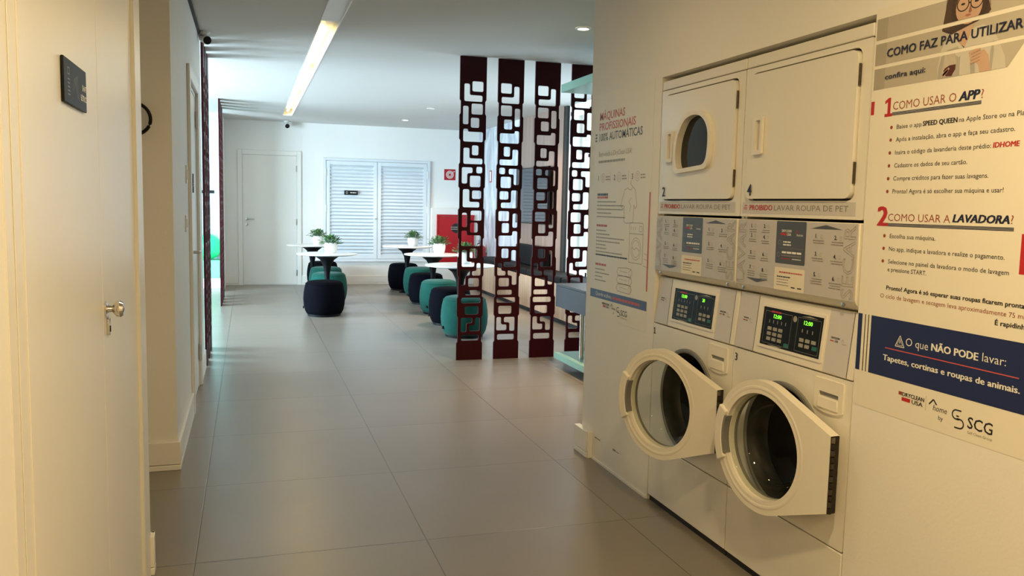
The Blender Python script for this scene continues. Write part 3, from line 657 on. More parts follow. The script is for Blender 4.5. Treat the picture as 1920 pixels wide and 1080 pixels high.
# mint booth behind the laundry wall end
bo = thing('counter_booth', 'mint green framed booth with slate counter at the corridor corner', 'counter', (2.55, 6.76, 0), -90)
MB().box(0, 2.2, 0, .62, .075, .130).build('bottom_slab', MINT, bo, .003); MB().box(0, 2.2, 0, .62, 2.365, 2.432).build('canopy', MINT, bo, .003)
MB().box(.1, 2.1, .35, .60, 0, .075).build('plinth', DARK, bo); MB().box(.5, 2.2, .62, .66, .0, 2.432).build('back_panel', MINT, bo, .003)
MB().box(.0, 2.2, -.0, .5, .715, .735).box(.0, 2.2, .0, .03, .535, .715).box(0, .03, .03, .5, .535, .715).build('counter', COUNTER, bo, .003)
MB().tube([(.38, .1, .130), (.38, .1, .535)], .022, 16).build('support_post', CHROME, bo)
MB().box(.56, .60, .06, .55, .130, .535).build('end_panel', OLIVE, bo)

# ================================================================== MACHINES
MW = .683
def capsule(a, b, z, r): return rpoly(rect(a, b, z-r, z+r), r)
def washer(ytop, ang, num, digits, label):
    w = thing('washing_machine', label, 'washing machine', (XR, ytop, 0), -90, 'front-loading washing machines')
    cx, cz, hr = MW/2, .56, .215
    c = MB(); c.plate(rpoly(rect(.0025, MW-.0025, .30, .862), .004), [circ(cx, cz, hr, 56)], 0, .02)
    c.box(.003, .02, .02, .68, .03, .86).box(MW-.02, MW-.003, .02, .68, .03, .86).box(.02, MW-.02, .66, .68, .03, .86).box(.02, MW-.02, .02, .66, .845, .86).box(.02, MW-.02, .02, .66, .03, .045)
    c.build('cabinet', ENAMEL, w, .002)
    MB().prism(rpoly(rect(.0025, MW-.0025, .030, .294), .004), 0, .018).build('lower_panel', ENAMEL, w, .003)
    MB().box(.004, MW-.004, .012, .66, .0, .03).build('base_strip', DARK, w)
    # opening: rubber seal and drum; inner seal coloured dark for the shade inside
    g = MB(); M_ = Matrix.Translation((cx, 0, cz)) @ FRONT
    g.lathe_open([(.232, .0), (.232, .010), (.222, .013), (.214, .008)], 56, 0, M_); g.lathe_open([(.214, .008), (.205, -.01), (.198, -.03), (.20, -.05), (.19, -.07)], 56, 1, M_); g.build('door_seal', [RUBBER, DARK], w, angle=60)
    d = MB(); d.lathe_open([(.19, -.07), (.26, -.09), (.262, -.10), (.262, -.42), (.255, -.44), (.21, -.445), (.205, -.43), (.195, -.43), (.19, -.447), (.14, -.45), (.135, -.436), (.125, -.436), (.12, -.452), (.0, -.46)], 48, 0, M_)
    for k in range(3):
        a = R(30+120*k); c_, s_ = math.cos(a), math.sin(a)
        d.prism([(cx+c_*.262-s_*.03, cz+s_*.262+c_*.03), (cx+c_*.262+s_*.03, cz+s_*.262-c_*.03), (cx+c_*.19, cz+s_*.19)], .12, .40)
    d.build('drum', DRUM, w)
    # sloping control panel
    cp = MB(); cp.add([(.003, 0, .866), (MW-.003, 0, .866), (MW-.003, .022, 1.082), (.003, .022, 1.082), (.003, .3, .866), (MW-.003, .3, .866), (MW-.003, .3, 1.082), (.003, .3, 1.082)],
                     [(0, 1, 2, 3), (5, 4, 7, 6), (4, 0, 3, 7), (1, 5, 6, 2), (3, 2, 6, 7), (4, 5, 1, 0)])
    p = cp.build('control_panel', ENAMEL2, w, .003)
    sl = .022/.216
    A = Matrix(((1, 0, 0, 0), (0, 1, sl, 0), (0, -sl, 1, .866), (0, 0, 0, 1)))     # panel-plane frame: z runs up the slope
    for q0, q1 in ((.008, .128), (.535, .650)): MB().quad(q0, q1, .004, .212, -.0006, 0, A).build('side_decal', LILAC, p, smooth=False)
    for x in (.131, .652): MB().quad(x-.0012, x+.0012, .002, .214, -.0008, 0, A).build('panel_joint', INK, p, smooth=False)
    t = MB().plate(rpoly(rect(.158, .524, .028, .188), .003), [rect(.168, .512, .038, .178)], -.004, 0, 0, A); t.build('screen_bezel', ENAMEL2, p, .001)
    MB().quad(.168, .512, .038, .178, -.001, 0, A).build('screen', SCREEN, p, smooth=False)
    X0, X1, Z0, Z1 = .168, .512, .038, .178
    U = lambda u, v: (X0+u*(X1-X0), Z1-v*(Z1-Z0))
    t = MB()
    t.text(digits[0], *U(.19, .26), .014, .046, 0, -.0016, .015, M=A); t.mark(); t.text(digits[1], *U(.70, .26), .014, .046 if len(digits[1]) > 2 else .02, 0, -.0016, .015, M=A)
    t.build_marked('display_digits', LCD, p)
    for (u0, v0, nx, ny) in ((.11, .50, 3, 3), (.66, .60, 3, 2)):
        for i in range(nx):
            for j in range(ny):
                if u0 > .5 and i == 2 and j == 1: continue
                a, b_ = U(u0+i*.095, v0+j*.135); MB().prism(rpoly(rect(a, a+.0235, b_-.0125, b_), .002, 2), -.0025, -.001, 0, A).build('key', KEY, p, smooth=False)
    for u, v in ((.42, .84), (.87, .735)):
        a, b_ = U(u, v); MB().prism(rpoly(rect(a, a+.026, b_-.0135, b_), .002, 2), -.0025, -.001, 0, A).build('start_key', TEAL, p, smooth=False)
    t = MB()
    fr = lambda u0, u1, v0, v1: t.stroke([U(u0, v0), U(u1, v0), U(u1, v1), U(u0, v1), U(u0, v0)], .0009, -.0014, 0, A)
    fr(.04, .50, .10, .94); fr(.60, .96, .10, .94)
    for uu, vv, s_ in ((.27, .94, 1), (.78, .10, -1)):
        a, b_ = U(uu, vv); t.flat([(a-.045, b_+.004*s_*-1), (a+.045, b_+.004*s_*-1), (a, b_-.012*s_*.8)], -.0015, 0, A)
    a, b_ = U(.55, .17); t.flat(circ(a, b_, .011, 20), -.0015, 0, A)
    for k in range(5): a, b_ = U(.12+.07*k, .40); t.quad(a, a+.004, b_, b_+.012, -.0013, 1, A)
    for k in range(3): a, b_ = U(.68+.08*k, .46); t.quad(a, a+.005, b_, b_+.012, -.0013, 1, A)
    a, b_ = U(.14, .12); t.greek(a, a+.06, b_, .006, 2, -.0015, M=A)
    t.build('screen_graphics', [KEY, GREYINK, REDINK], p, smooth=False)
    t = MB()
    for x, s_ in ((.045, .75), (.555, 1)):
        t.text('DRYCLEAN', x, .118, .0065*s_, .042*s_, 0, -.001, .02, M=A); t.text('USA', x+.02*s_, .108, .0065*s_, .016*s_, 0, -.001, .02, M=A)
        t.stroke([(x+.05*s_, .112), (x+.057*s_, .122), (x+.064*s_, .112)], .0012, -.001, 1, A); t.text('home', x+.056*s_, .104, .006*s_, .02*s_, 1, -.001, M=A)
        t.quad(x-.004, x+.015*s_, .109, .1125, -.001, 2, A)
    t.build('logo_print', [INK, GREYINK, REDINK], p, smooth=False)
    if num == '1': MB().flat([(.006, .812), (.026, .812), (.026, .817), (.019, .817), (.019, .842), (.013, .842), (.006, .838), (.006, .833), (.012, .836), (.012, .817), (.006, .817)], -.0012).build('number_print', NAVYINK, w, smooth=False)
    else: MB().text(num, .016, .812, .03, None, 0, -.0012, .03).build('number_print', NAVYINK, w, smooth=False)
    # detergent drawer
    dr = MB(); x0, x1, z0, z1 = .508, .650, .742, .848
    arc = [(x0+(x1-x0)*i/10, z0+.012*(2*i/10-1)**2-.006) for i in range(11)]
    dr.plate(arc+rpoly([(x1, z1), (x0, z1)], 0)[::1], [rpoly(rect(x0+.022, x1-.022, .790, .805), .004)], -.006, 0)
    dd = dr.build('detergent_drawer', ENAMEL2, w, .002)
    MB().box(x0+.022, x1-.022, -.001, .0, .788, .807).build('handle_slot', RUBBER, dd); MB().prism([(x0+.02, .750), (x1-.02, .750), (x1-.024, .787), (x0+.024, .787)], -.010, -.005).build('finger_lip', ENAMEL2, dd, .002)  # grey insert paints the shade of the shallow handle slot
    # door: own frame at the hinge, x runs from hinge to handle
    dr_ = thing('door', None, None, (MW-.012, -.038, cz)); dr_.parent = w; dr_.rotation_euler = (0, 0, R(180+ang))
    # local of door: +X toward the handle side (machine left), front faces +Y after the 180 turn -> build with front at +Y
    dC, RO, RI = .335, .239, .192
    hh = .127
    th0 = math.acos(min(1, (dC-.0)/(dC)))
    # tangent lines from the hinge edge corners to the ring
    def outline(Ro):
        pts = [(0, hh), ]
        a0 = None
        best = None
        for i in range(60):
            a = R(60+i*1.5)
            q = (dC+Ro*math.cos(a), Ro*math.sin(a)); v1 = (q[0], q[1]-hh); dot = abs(v1[0]*math.cos(a)+v1[1]*math.sin(a))
            if best is None or dot < best[0]: best = (dot, a)
        a0 = best[1]
        n = 64; arc_ = [(dC+Ro*math.cos(a0-(2*a0)*i/n), Ro*math.sin(a0-(2*a0)*i/n)) for i in range(n+1)]
        return [(0, hh)]+arc_+[(0, -hh)]
    FL = Matrix.Scale(-1, 4, (0, 1, 0))
    def flip(mb): mb.f = [tuple(reversed(f)) for f in mb.f]; mb.v = [(a, -b_, c_) for a, b_, c_ in mb.v]; return mb
    ol = outline(RO)[::-1]
    flip(MB().plate(ol, [circ(dC, 0, RI, 64)], -.024, .012)).build('door_ring', ENAMEL2, dr_, .008, 3)
    MD = Matrix.Translation((dC, 0, 0)) @ FRONT
    flip(MB().lathe_open([(RI+.028, .0245), (RI+.02, .027), (RI+.004, .020), (RI, .010), (RI-.006, -.016)], 64, 0, MD)).build('inner_bezel', ENAMEL2, dr_, angle=60)
    flip(MB().lathe_open([(RI-.004, .004), (RI-.010, -.004), (RI-.014, -.03), (RI-.03, -.075), (RI-.055, -.095), (.09, -.105), (0, -.108)], 64, 0, MD)).build('glass_bowl', BOWL, dr_, angle=60)
    flip(MB().lathe_open([(RI+.004, -.012), (RI-.004, -.016), (RI-.006, -.03), (RI+.01, -.034)], 64, 0, MD)).build('glass_gasket', RUBBER, dr_, angle=60)
    # raised handle segment on the free side
    n = 14; a0, a1 = R(-27), R(27)
    hp = [(dC+(RO+.004)*math.cos(a0+(a1-a0)*i/n), (RO+.004)*math.sin(a0+(a1-a0)*i/n)) for i in range(n+1)] + [(dC+(RI+.006)*math.cos(a1-(a1-a0)*i/n*.98), (RI+.006)*math.sin(a1-(a1-a0)*i/n*.98)) for i in range(n+1)]
    flip(MB().prism(hp, -.036, .008)).build('handle', ENAMEL2, dr_, .006, 3)
    gp = [(dC+(RI+.012)*math.cos(a0*.8+(a1-a0)*.8*i/n), (RI+.012)*math.sin(a0*.8+(a1-a0)*.8*i/n)) for i in range(n+1)] + [(dC+(RI-.003)*math.cos(a1*.8-(a1-a0)*.8*i/n), (RI-.003)*math.sin(a1*.8-(a1-a0)*.8*i/n)) for i in range(n+1)]
    flip(MB().prism(gp, -.034, -.006)).build('grip_recess', RUBBER, dr_)
    hg = MB(); hg.box(-.004, .001, -.008, .024, -hh, hh)
    for q in range(12): hg.tube([(-.004, .018, -hh+q*2*hh/12+.001), (-.004, .018, -hh+(q+1)*2*hh/12-.002)], .0065, 10, q % 2); hg.build('hinge', [HINGE, HINGE2], dr_)
    return w
washer(3.516, 16, '1', ('12:00', '20'), 'front-loading washer numbered 1, left of the pair, door wide ajar')
washer(2.833, 6, '3', ('12:00', '12:00'), 'front-loading washer numbered 3, nearest the camera, door slightly ajar')

def dryer(ytop, num, window, label):
    w = thing('tumble_dryer', label, 'tumble dryer', (XR, ytop, 1.085), -90, 'wall-stacked tumble dryers'); z = lambda v: v-1.085
    c = MB(); c.plate(rpoly(rect(.003, MW-.003, z(1.376), z(1.934)), .004), [rpoly(rect(.038, .638, z(1.436), z(1.914)), .035)], 0, .02)
    c.box(.003, .02, .02, .66, z(1.09), z(1.975)).box(MW-.02, MW-.003, .02, .66, z(1.09), z(1.975)).box(.02, MW-.02, .64, .66, z(1.09), z(1.975)).box(.02, MW-.02, .02, .64, z(1.96), z(1.975)).box(.02, MW-.02, .05, .64, z(1.09), z(1.1)).box(.021, MW-.021, .021, .026, z(1.40), z(1.95), 1)  # last box: dark sheet painting the shadow line round the door
    c.build('cabinet', [ENAMEL, DARK], w, .003)
    MB().prism(rpoly(rect(.003, MW-.003, z(1.938), z(1.978)), .004), 0, .3).build('top_rail', ENAMEL, w, .004)
    # door
    hol = []
    if window: hol = [rpoly([(.205, z(1.572)), (.445, z(1.585)), (.462, z(1.66)), (.455, z(1.74)), (.40, z(1.79)), (.325, z(1.80)), (.25, z(1.78)), (.195, z(1.70)), (.19, z(1.62))], .05, 6)]
    d = MB(); d.plate(rpoly(rect(.045, .632, z(1.443), z(1.906)), .032, 6), hol, -.012, .016); d = d.build('door', ENAMEL, w, .005, 3)
    if window:
        ct = Vector((.3275, z(1.685))); big = [tuple(ct+(Vector(p)-ct)*1.17) for p in hol[0]]
        MB().plate(big, hol, -.027, -.012).build('window_frame', ENAMEL2, d, .007, 3)
        MB().prism([tuple(ct+(Vector(p)-ct)*1.04) for p in hol[0]], .003, .008).build('window_glass', DGLASS, d)
    hx = .094
    MB().plate(rpoly(rect(hx-.004, hx+.058, z(1.606), z(1.745)), .008), [rpoly(rect(hx+.018, hx+.046, z(1.622), z(1.732)), .005)], -.024, -.013).build('handle', ENAMEL2, d, .004, 3)
    MB().box(hx+.016, hx+.048, -.0145, -.0138, z(1.62), z(1.734)).build('handle_pocket', GREYPL, d)
    for zz in (1.828, 1.524):
        h = MB(); h.box(.630, .638, -.004, .01, z(zz-.033), z(zz+.033)); h.tube([(.635, -.005, z(zz-.034)), (.635, -.005, z(zz+.034))], .0035, 8); h.build('hinge', HINGE, w)
    s = MB().quad(.016, .648, z(1.388), z(1.431), -.0008); s = s.build('warning_sticker', STICK2, w, smooth=False)
    t = MB(); t.text('PROIBIDO', .065, z(1.401), .019, .145, 0, -.0014, .022); t.text('LAVAR ROUPA DE PET', .220, z(1.401), .019, .395, 1, -.0014, .004)
    for k in range(3): t.stroke([(.03+.008*k, z(1.402)), (.03+.008*k, z(1.412))], .004, -.0014, 2)
    t.stroke([(.032, z(1.418)), (.048, z(1.418))], .004, -.0014, 2)
    t.build('warning_lettering', [REDINK, GREYINK, PINKINK], s, smooth=False)
    MB().text(num, .062 if num == '2' else .064, z(1.455), .042, None, 0, -.0152, .03).build('number_print', NAVYINK, d, smooth=False)
    # lower instruction panel with rolled lip
    pr = [(-.006, z(1.366)), (.3, z(1.366)), (.3, z(1.086)), (.035, z(1.086)), (.012, z(1.096)), (-.002, z(1.112)), (-.006, z(1.125))]
    pv = [(.003, y, zz) for y, zz in pr]+[(MW-.003, y, zz) for y, zz in pr]; n = len(pr)
    m_ = MB().add(pv, [tuple(range(n))[::-1], tuple(range(n, 2*n))]+[(i, (i+1) % n, (i+1) % n+n, i+n) for i in range(n)]); lp = m_.build('instruction_panel', ENAMEL2, w, .003)
    MB().quad(.006, .672, z(1.118), z(1.364), -.0068).build('silver_sheet', STICK, lp, smooth=False)
    for x in (.045, .615): MB().lathe([(0, 0), (.008, 0), (.008, .003), (0, .005)], 14, 0, Matrix.Translation((x, .003, z(1.103))) @ FRONT).build('screw', STEEL, lp)
    yy = -.0074
    t = MB(); t.flat(rpoly(rect(.252, .420, z(1.213), z(1.364)), .006), yy, 0); t.build('charcoal_block', CHAR, lp, smooth=False)
    t = MB(); t.flat(rpoly(rect(.252, .424, z(1.118), z(1.199)), .006), yy, 0); t.build('cream_block', CREAM, lp, smooth=False)
    y2 = yy-.0006
    t = MB()    # 0 ink 1 grey 2 white 3 red 4 charcoal 5 line
    for cx_, zs, nums in ((.105, (1.336, 1.300, 1.236, 1.180), '1357'), (.185, (1.336, 1.296, 1.232, 1.174), '2468')):
        for zz, q in zip(zs, nums):
            t.text(q+'.', cx_-.012, z(zz), .0135, None, 0, y2, .02); t.stroke([(cx_+.012, z(zz)), (cx_+.012, z(zz+.011)), (cx_+.02, z(zz+.011)), (cx_+.02, z(zz)), (cx_+.012, z(zz))], .001, y2, 5)
            for r in range(2 if zz > 1.2 else 3): t.greek(cx_-.025+random.uniform(0, .006), cx_+.025, z(zz-.010-.008*r), .0028, 1, y2)
            t.mark()
    for cx_, zs, nums in ((.485, (1.312, 1.252, 1.183), '135'), (.580, (1.310, 1.248, 1.176), '246')):
        for zz, q in zip(zs, nums):
            t.text(q+'.', cx_-.014, z(zz), .0135, None, 0, y2, .02); t.stroke([(cx_+.012, z(zz)), (cx_+.012, z(zz+.011)), (cx_+.02, z(zz+.011)), (cx_+.02, z(zz)), (cx_+.012, z(zz))], .001, y2, 5)
            for r in range(2 if zz > 1.24 else 3): t.greek(cx_-.03+random.uniform(0, .006), cx_+.03, z(zz-.010-.008*r), .0028, 1, y2)
            t.mark()
    t.flat([(.445, z(1.343)), (.60, z(1.343)), (.522, z(1.356))], y2, 4); t.mark(); t.flat([(.075, z(1.146)), (.215, z(1.146)), (.145, z(1.132))], y2, 4); t.mark()
    t.text('DRYCLEAN', .285, z(1.325), .009, .055, 2, y2, .02); t.text('USA', .315, z(1.313), .009, .024, 2, y2, .02); t.quad(.278, .312, z(1.314), z(1.322), y2, 3); t.text('home', .370, z(1.313), .009, .034, 2, y2); t.stroke([(.362, z(1.322)), (.372, z(1.333)), (.38, z(1.322))], .0016, y2, 3)
    t.mark(); t.stroke([(.275+.008*math.cos(i*.7), z(1.288)+.008*math.sin(i*.7)) for i in range(10)], .001, y2, 5)
    for r in range(2): t.greek(.295, .34, z(1.288-.010*r), .005, 2, y2)
    t.stroke([(.275, z(1.268)), (.41, z(1.268))], .0007, y2, 1)
    t.mark(); t.stroke([(.272+.008*math.cos(i*.7), z(1.245)+.008*math.sin(i*.7)) for i in range(10)], .001, y2, 5)
    t.greek(.29, .40, z(1.25), .007, 2, y2); t.greek(.29, .40, z(1.24), .004, 1, y2); t.greek(.29, .34, z(1.23), .003, 3, y2); t.greek(.35, .40, z(1.23), .003, 2, y2)
    t.mark(); t.greek(.28, .41, z(1.180), .004, 3, y2); t.greek(.268, .345, z(1.164), .004, 0, y2)
    for r in range(3): t.greek(.268, .33+random.uniform(0, .02), z(1.155-.010*r), .0025, 1, y2)
    t.mark()
    for x in (.352, .388): t.quad(x, x+.022, z(1.130), z(1.134), y2, 0)
    t.build_marked('instruction_print', [INK, GREYINK, WHITEINK, REDINK, CHAR, LINEINK], lp)
    t = MB(); t.text('LAVAR', .060, z(1.124), .048, .236, 0, y2, outline=.012, vert=1); t.mark(); t.text('SECAR', .664, z(1.124), .052, .236, 0, y2, outline=.012, vert=1); t.build_marked('outline_lettering', LINEINK, lp)
    return w
dryer(3.516, '2', True, 'tumble dryer numbered 2, left, with a dark arched window')
dryer(2.833, '4', False, 'tumble dryer numbered 4, nearest the camera, with a solid door')

# ================================================================== POSTERS
def logo(t, x, z, k, ink, grey, red, brown):
    """laundry logo row, k = scale; (x, z) lower-left"""
    t.quad(x, x+.014*k, z+.024*k, z+.034*k, -.0012, brown); t.quad(x+.013*k, x+.046*k, z+.008*k, z+.019*k, -.0012, red)
    t.text('DRYCLEAN', x+.015*k, z+.0225*k, .0115*k, .083*k, ink, -.0012, .03); t.text('USA', x+.052*k, z+.0075*k, .0115*k, .042*k, ink, -.0012, .03)
    t.quad(x+.104*k, x+.1048*k, z, z+.042*k, -.0012, grey)
    t.stroke([(x+.116*k, z+.022*k), (x+.131*k, z+.038*k), (x+.143*k, z+.025*k)], .0042*k, -.0012, ink)
    t.text('home', x+.131*k, z+.008*k, .016*k, .049*k, ink, -.0012, shear=.15); t.text('by', x+.152*k, z-.014*k, .012*k, .016*k, ink, -.0012)
    cx_, cz_, r = x+.216*k, z+.004*k, .0125*k
    up = [(cx_+.012*k, cz_+.024*k), (cx_-.002*k, cz_+.024*k)]+[(cx_-.005*k+r*math.cos(R(100+i*16)), cz_+.0115*k+r*math.sin(R(100+i*16))) for i in range(11)]+[(cx_+.006*k, cz_-.001*k)]
    lo = [(2*cx_-a, 2*cz_-b_) for a, b_ in up]
    t.stroke(up, .004*k, -.0012, ink); t.stroke([(a+.004*k, b_) for a, b_ in lo], .004*k, -.0012, ink); t.quad(cx_-.004*k, cx_+.005*k, cz_+.006*k, cz_+.010*k, -.0012, ink)
    t.text('SCG', x+.250*k, z-.011*k, .030*k, .079*k, ink, -.0012, .01); t.text('Self Clean Group', x+.252*k, z-.026*k, .0075*k, .078*k, grey, -.0012)

rp = thing('instruction_poster', 'large Portuguese laundry instruction poster right of the machines', 'poster', (XR, 2.15, 0), -90)
MB().box(.008, .78, -.0008, -.0001, .797, 2.012).build('poster_sheet', POSTER, rp)
ph = MB(); y1 = -.0011
bands = ((1.918, 1.981), (1.843, 1.907), (1.771, 1.833))
for i, (a, b_) in enumerate(bands):
    x1 = .68
    if i == 2: ph.flat([(.012, a), (.485, a), (.535, b_), (.012, b_)], y1, 0)
    else: ph.quad(.012, x1, a, b_, y1, 0)
    ph.quad(.012, .057, a, b_, y1-.0002, 1)
ph.build('photo_backdrop', [PHOTOBG, PHOTOBG2], rp, smooth=False)
# the printed photograph of a person, cut by the two cream stripes
def clip(poly, lo, hi):
    def cut(P, zc, keep):
        out = []
        for i in range(len(P)):
            a, b_ = P[i], P[(i+1) % len(P)]; ia = keep(a[1]); ib = keep(b_[1])
            if ia: out.append(a)
            if ia != ib: s_ = (zc-a[1])/(b_[1]-a[1]); out.append((a[0]+s_*(b_[0]-a[0]), zc))
        return out
    P = cut(poly, lo, lambda q: q >= lo)
    return cut(P, hi, lambda q: q <= hi) if len(P) > 2 else []
fig = MB(); fmats = [HAIR, SKIN, SHIRT, SHIRT2, SKIN2, DRINK, INK, mat('print_glass', (.52, .47, .40), .4, noise=.2, nscale=50), mat('print_hair_light', (.12, .07, .045), .6, noise=.5, nscale=60), mat('print_lips', (.40, .14, .11), .5, noise=.1)]
def fp(poly, m, y):
    for lo, hi in bands:
        q = clip(poly, lo, hi)
        if len(q) > 2: fig.flat(q, y, m)
ell = lambda x, z, a, b_, n=24: [(x+a*math.cos(2*PI*i/n), z+b_*math.sin(2*PI*i/n)) for i in range(n)]
Y0 = -.0016
fp([(.262, 1.771), (.258, 1.80), (.268, 1.85), (.285, 1.875), (.32, 1.89), (.36, 1.888), (.40, 1.893), (.43, 1.88), (.455, 1.84), (.475, 1.80), (.48, 1.771)], 2, Y0)
fp([(.262, 1.771), (.262, 1.80), (.27, 1.83), (.29, 1.845), (.325, 1.85), (.335, 1.82), (.335, 1.771)], 3, Y0-.0001)
fp([(.372, 1.771), (.368, 1.80), (.38, 1.83), (.386, 1.771)], 3, Y0-.0001); fp([(.43, 1.771), (.43, 1.82), (.437, 1.85), (.441, 1.82), (.438, 1.771)], 3, Y0-.0001)
fp([(.266, 1.900), (.272, 1.94), (.28, 1.99), (.41, 1.99), (.415, 1.95), (.423, 1.925), (.41, 1.915), (.385, 1.905), (.33, 1.893), (.30, 1.885), (.28, 1.893)], 0, Y0-.0002)
fp([(.322, 1.89), (.325, 1.86), (.345, 1.842), (.36, 1.868), (.372, 1.90)], 1, Y0-.0003)
fp(ell(.352, 1.948, .043, .045), 1, Y0-.0004)
fp([(.340, 1.9265), (.350, 1.9225), (.362, 1.9255), (.354, 1.930), (.350, 1.929), (.346, 1.930)], 9, Y0-.0005)
for q in range(9):
    xx = .272+.0045*q; fp([(xx, 1.899+.001*(q % 3)), (xx+.0018, 1.94), (xx+.004, 1.985), (xx+.0052, 1.985), (xx+.0035, 1.94), (xx+.0015, 1.898)], 8, Y0-.00025)
for q in range(5):
    xx = .398+.0045*q; fp([(xx, 1.91+.002*q), (xx+.003, 1.94), (xx-.001, 1.985), (xx+.0008, 1.985), (xx+.0045, 1.94), (xx+.0012, 1.91+.002*q)], 8, Y0-.00045)
fp([(.308, 1.985), (.306, 1.95), (.312, 1.92), (.322, 1.90), (.334, 1.893), (.318, 1.893), (.298, 1.91), (.294, 1.985)], 0, Y0-.00047); fp([(.392, 1.985), (.397, 1.95), (.390, 1.922), (.384, 1.908), (.398, 1.912), (.412, 1.93), (.41, 1.985)], 0, Y0-.00047); fp([(.351, 1.935), (.357, 1.93), (.362, 1.935), (.358, 1.955)], 4, Y0-.0005)
for ex in (.332, .376):
    fp(ell(ex, 1.958, .007, .003, 12), 6, Y0-.0005)
    ring = [(ex+.019*math.cos(2*PI*i/24), 1.958+.018*math.sin(2*PI*i/24)) for i in range(25)]
    for a, b_ in zip(ring[:-1], ring[1:]):
        if 1.918 < a[1] < 1.981 and b_[1] < 1.981: fig.stroke([a, b_], .003, Y0-.0006, 6)
fig.stroke([(.351, 1.958), (.357, 1.958)], .003, Y0-.0006, 6)
fp([(.338, 1.85), (.352, 1.84), (.33, 1.82), (.315, 1.83)], 2, Y0-.0003); fp([(.375, 1.89), (.395, 1.885), (.385, 1.855), (.368, 1.86)], 2, Y0-.0003)
# right hand with separate fingers, left hand round the glass
fp([(.40, 1.771), (.395, 1.79), (.378, 1.805), (.385, 1.822), (.41, 1.828), (.425, 1.812), (.43, 1.79), (.436, 1.771)], 1, Y0-.0004)
for q in range(4): fp(rpoly([(.362+.002*q, 1.822-.0085*q), (.40, 1.829-.0085*q), (.40, 1.836-.0085*q), (.362+.002*q, 1.829-.0085*q)], .003, 2), 1, Y0-.0005); fig.stroke([(.37, 1.8205-.0085*q), (.40, 1.828-.0085*q)], .0012, Y0-.0006, 4)
fp([(.276, 1.79), (.282, 1.777), (.30, 1.772), (.318, 1.778), (.323, 1.80), (.318, 1.832), (.282, 1.832)], 7, Y0-.00035)
fp([(.28, 1.79), (.29, 1.775), (.31, 1.773), (.321, 1.79), (.322, 1.803), (.30, 1.803), (.285, 1.797)], 5, Y0-.0005)
for q in range(3): fp(rpoly([(.276+.004*q, 1.772+.004*q), (.296+.003*q, 1.785+.004*q), (.293+.003*q, 1.790+.004*q), (.273+.004*q, 1.778+.004*q)], .002, 2), 1, Y0-.0006)
fig.build('printed_person', fmats, rp, smooth=False)
t = MB(); yt = -.0032
t.text('COMO FAZ PARA UTILIZAR?', .062, 1.8615, .0245, .472, 0, yt, .026); t.mark(); t.text('confira aqui:', .060, 1.797, .0155, .157, 0, yt, .025)
t.build_marked('headline_lettering', [NAVYINK], rp)
t = MB(); y1 = -.0013    # 0 navy 1 red 2 brown 3 ink
t.quad(.007, .021, 1.697, 1.737, y1, 1)
t.mark(); t.flat([(.066, 1.686), (.097, 1.686), (.097, 1.695), (.089, 1.695), (.089, 1.741), (.080, 1.741), (.066, 1.733), (.066, 1.724), (.077, 1.729), (.077, 1.695), (.066, 1.695)], y1, 1); t.text('COMO USAR O', .099, 1.7035, .0235, .232, 2, y1, -.004); t.text('APP', .339, 1.7025, .0245, .070, 0, y1, .05, .2); t.text('?', .412, 1.7025, .0235, None, 2, y1)
for q in range(3): t.quad(.097, .414, 1.6945-.0034*q, 1.6968-.0034*q, y1, 0)
t.mark(); t.text('2', .063, 1.361, .058, .046, 1, y1, .04); t.text('COMO USAR A', .108, 1.3765, .0215, .232, 2, y1, -.004); t.text('LAVADORA', .348, 1.3785, .0215, .180, 0, y1, .05, .2); t.text('?', .531, 1.3785, .022, None, 2, y1)
for q in range(3): t.quad(.108, .541, 1.3675-.0034*q, 1.3698-.0034*q, y1, 0)
t.build_marked('section_heading', [NAVYINK, REDINK, BROWNINK, INK], rp)
t = MB()
BUL = lambda zz: t.flat(circ(.098, zz, .0052, 14), y1, 2)
BUL(1.653); t.text('Baixe o app', .119, 1.647, .0125, .096, 0, y1, .003); t.text('SPEED QUEEN', .219, 1.647, .0135, .122, 0, y1, .04); t.text('na Apple Store ou na Play Store.', .346, 1.647, .0125, .262, 0, y1, .003); t.mark()
for s_, zz, x1 in (('Após a instalação, abra o app e faça seu cadastro.', 1.610, .522), ('Insira o código da lavanderia deste prédio:', 1.572, .454), ('Cadastre os dados de seu cartão.', 1.534, .383), ('Compre créditos para fazer suas lavagens.', 1.496, .453), ('Pronto! Agora é só escolher sua máquina e usar!', 1.458, .502)):
    BUL(zz+.006); t.text(s_, .119, zz, .0125, x1-.119, 0, y1, .003)
    if zz == 1.572: t.text('IDHOME', .460, 1.572, .0135, .079, 1, y1, .04, .1)
    t.mark()
for s_, zz, x1 in (('Escolha sua máquina.', 1.326, .294), ('No app, indique a lavadora e realize o pagamento.', 1.288, .521), ('Selecione no painel da lavadora o modo de lavagem', 1.250, .537)):
    BUL(zz+.006); t.text(s_, .120, zz, .0125, x1-.120, 0, y1, .003)
    if zz == 1.250: t.text('e pressione START.', .120, 1.2265, .0125, .150, 0, y1, .003)
    t.mark()
t.text('Pronto! Agora é só esperar suas roupas ficarem prontas!', .120, 1.1715, .0125, .482, 0, y1, .03); t.mark(); t.text('O ciclo de lavagem e secagem leva aproximadamente 75 minutos.', .097, 1.1455, .0125, .545, 2, y1, .0); t.mark(); t.text('É rapidinho!', .507, 1.120, .0125, .105, 0, y1, .03); t.mark()
t.quad(.565, .60, 1.255, 1.355, y1, 1)
t.build_marked('instruction_line', [INK, REDINK, BROWNINK], rp)
t = MB(); t.quad(.0085, .027, .909, 1.0865, y1, 0); t.quad(.066, .78, .909, 1.0865, y1, 0)
for q in range(2): t.quad(.0385+.014*q, .042+.014*q, .909, 1.0865, y1, 1)
t.build('navy_band', [NAVY, INK], rp, smooth=False)
t = MB(); y2 = -.0018
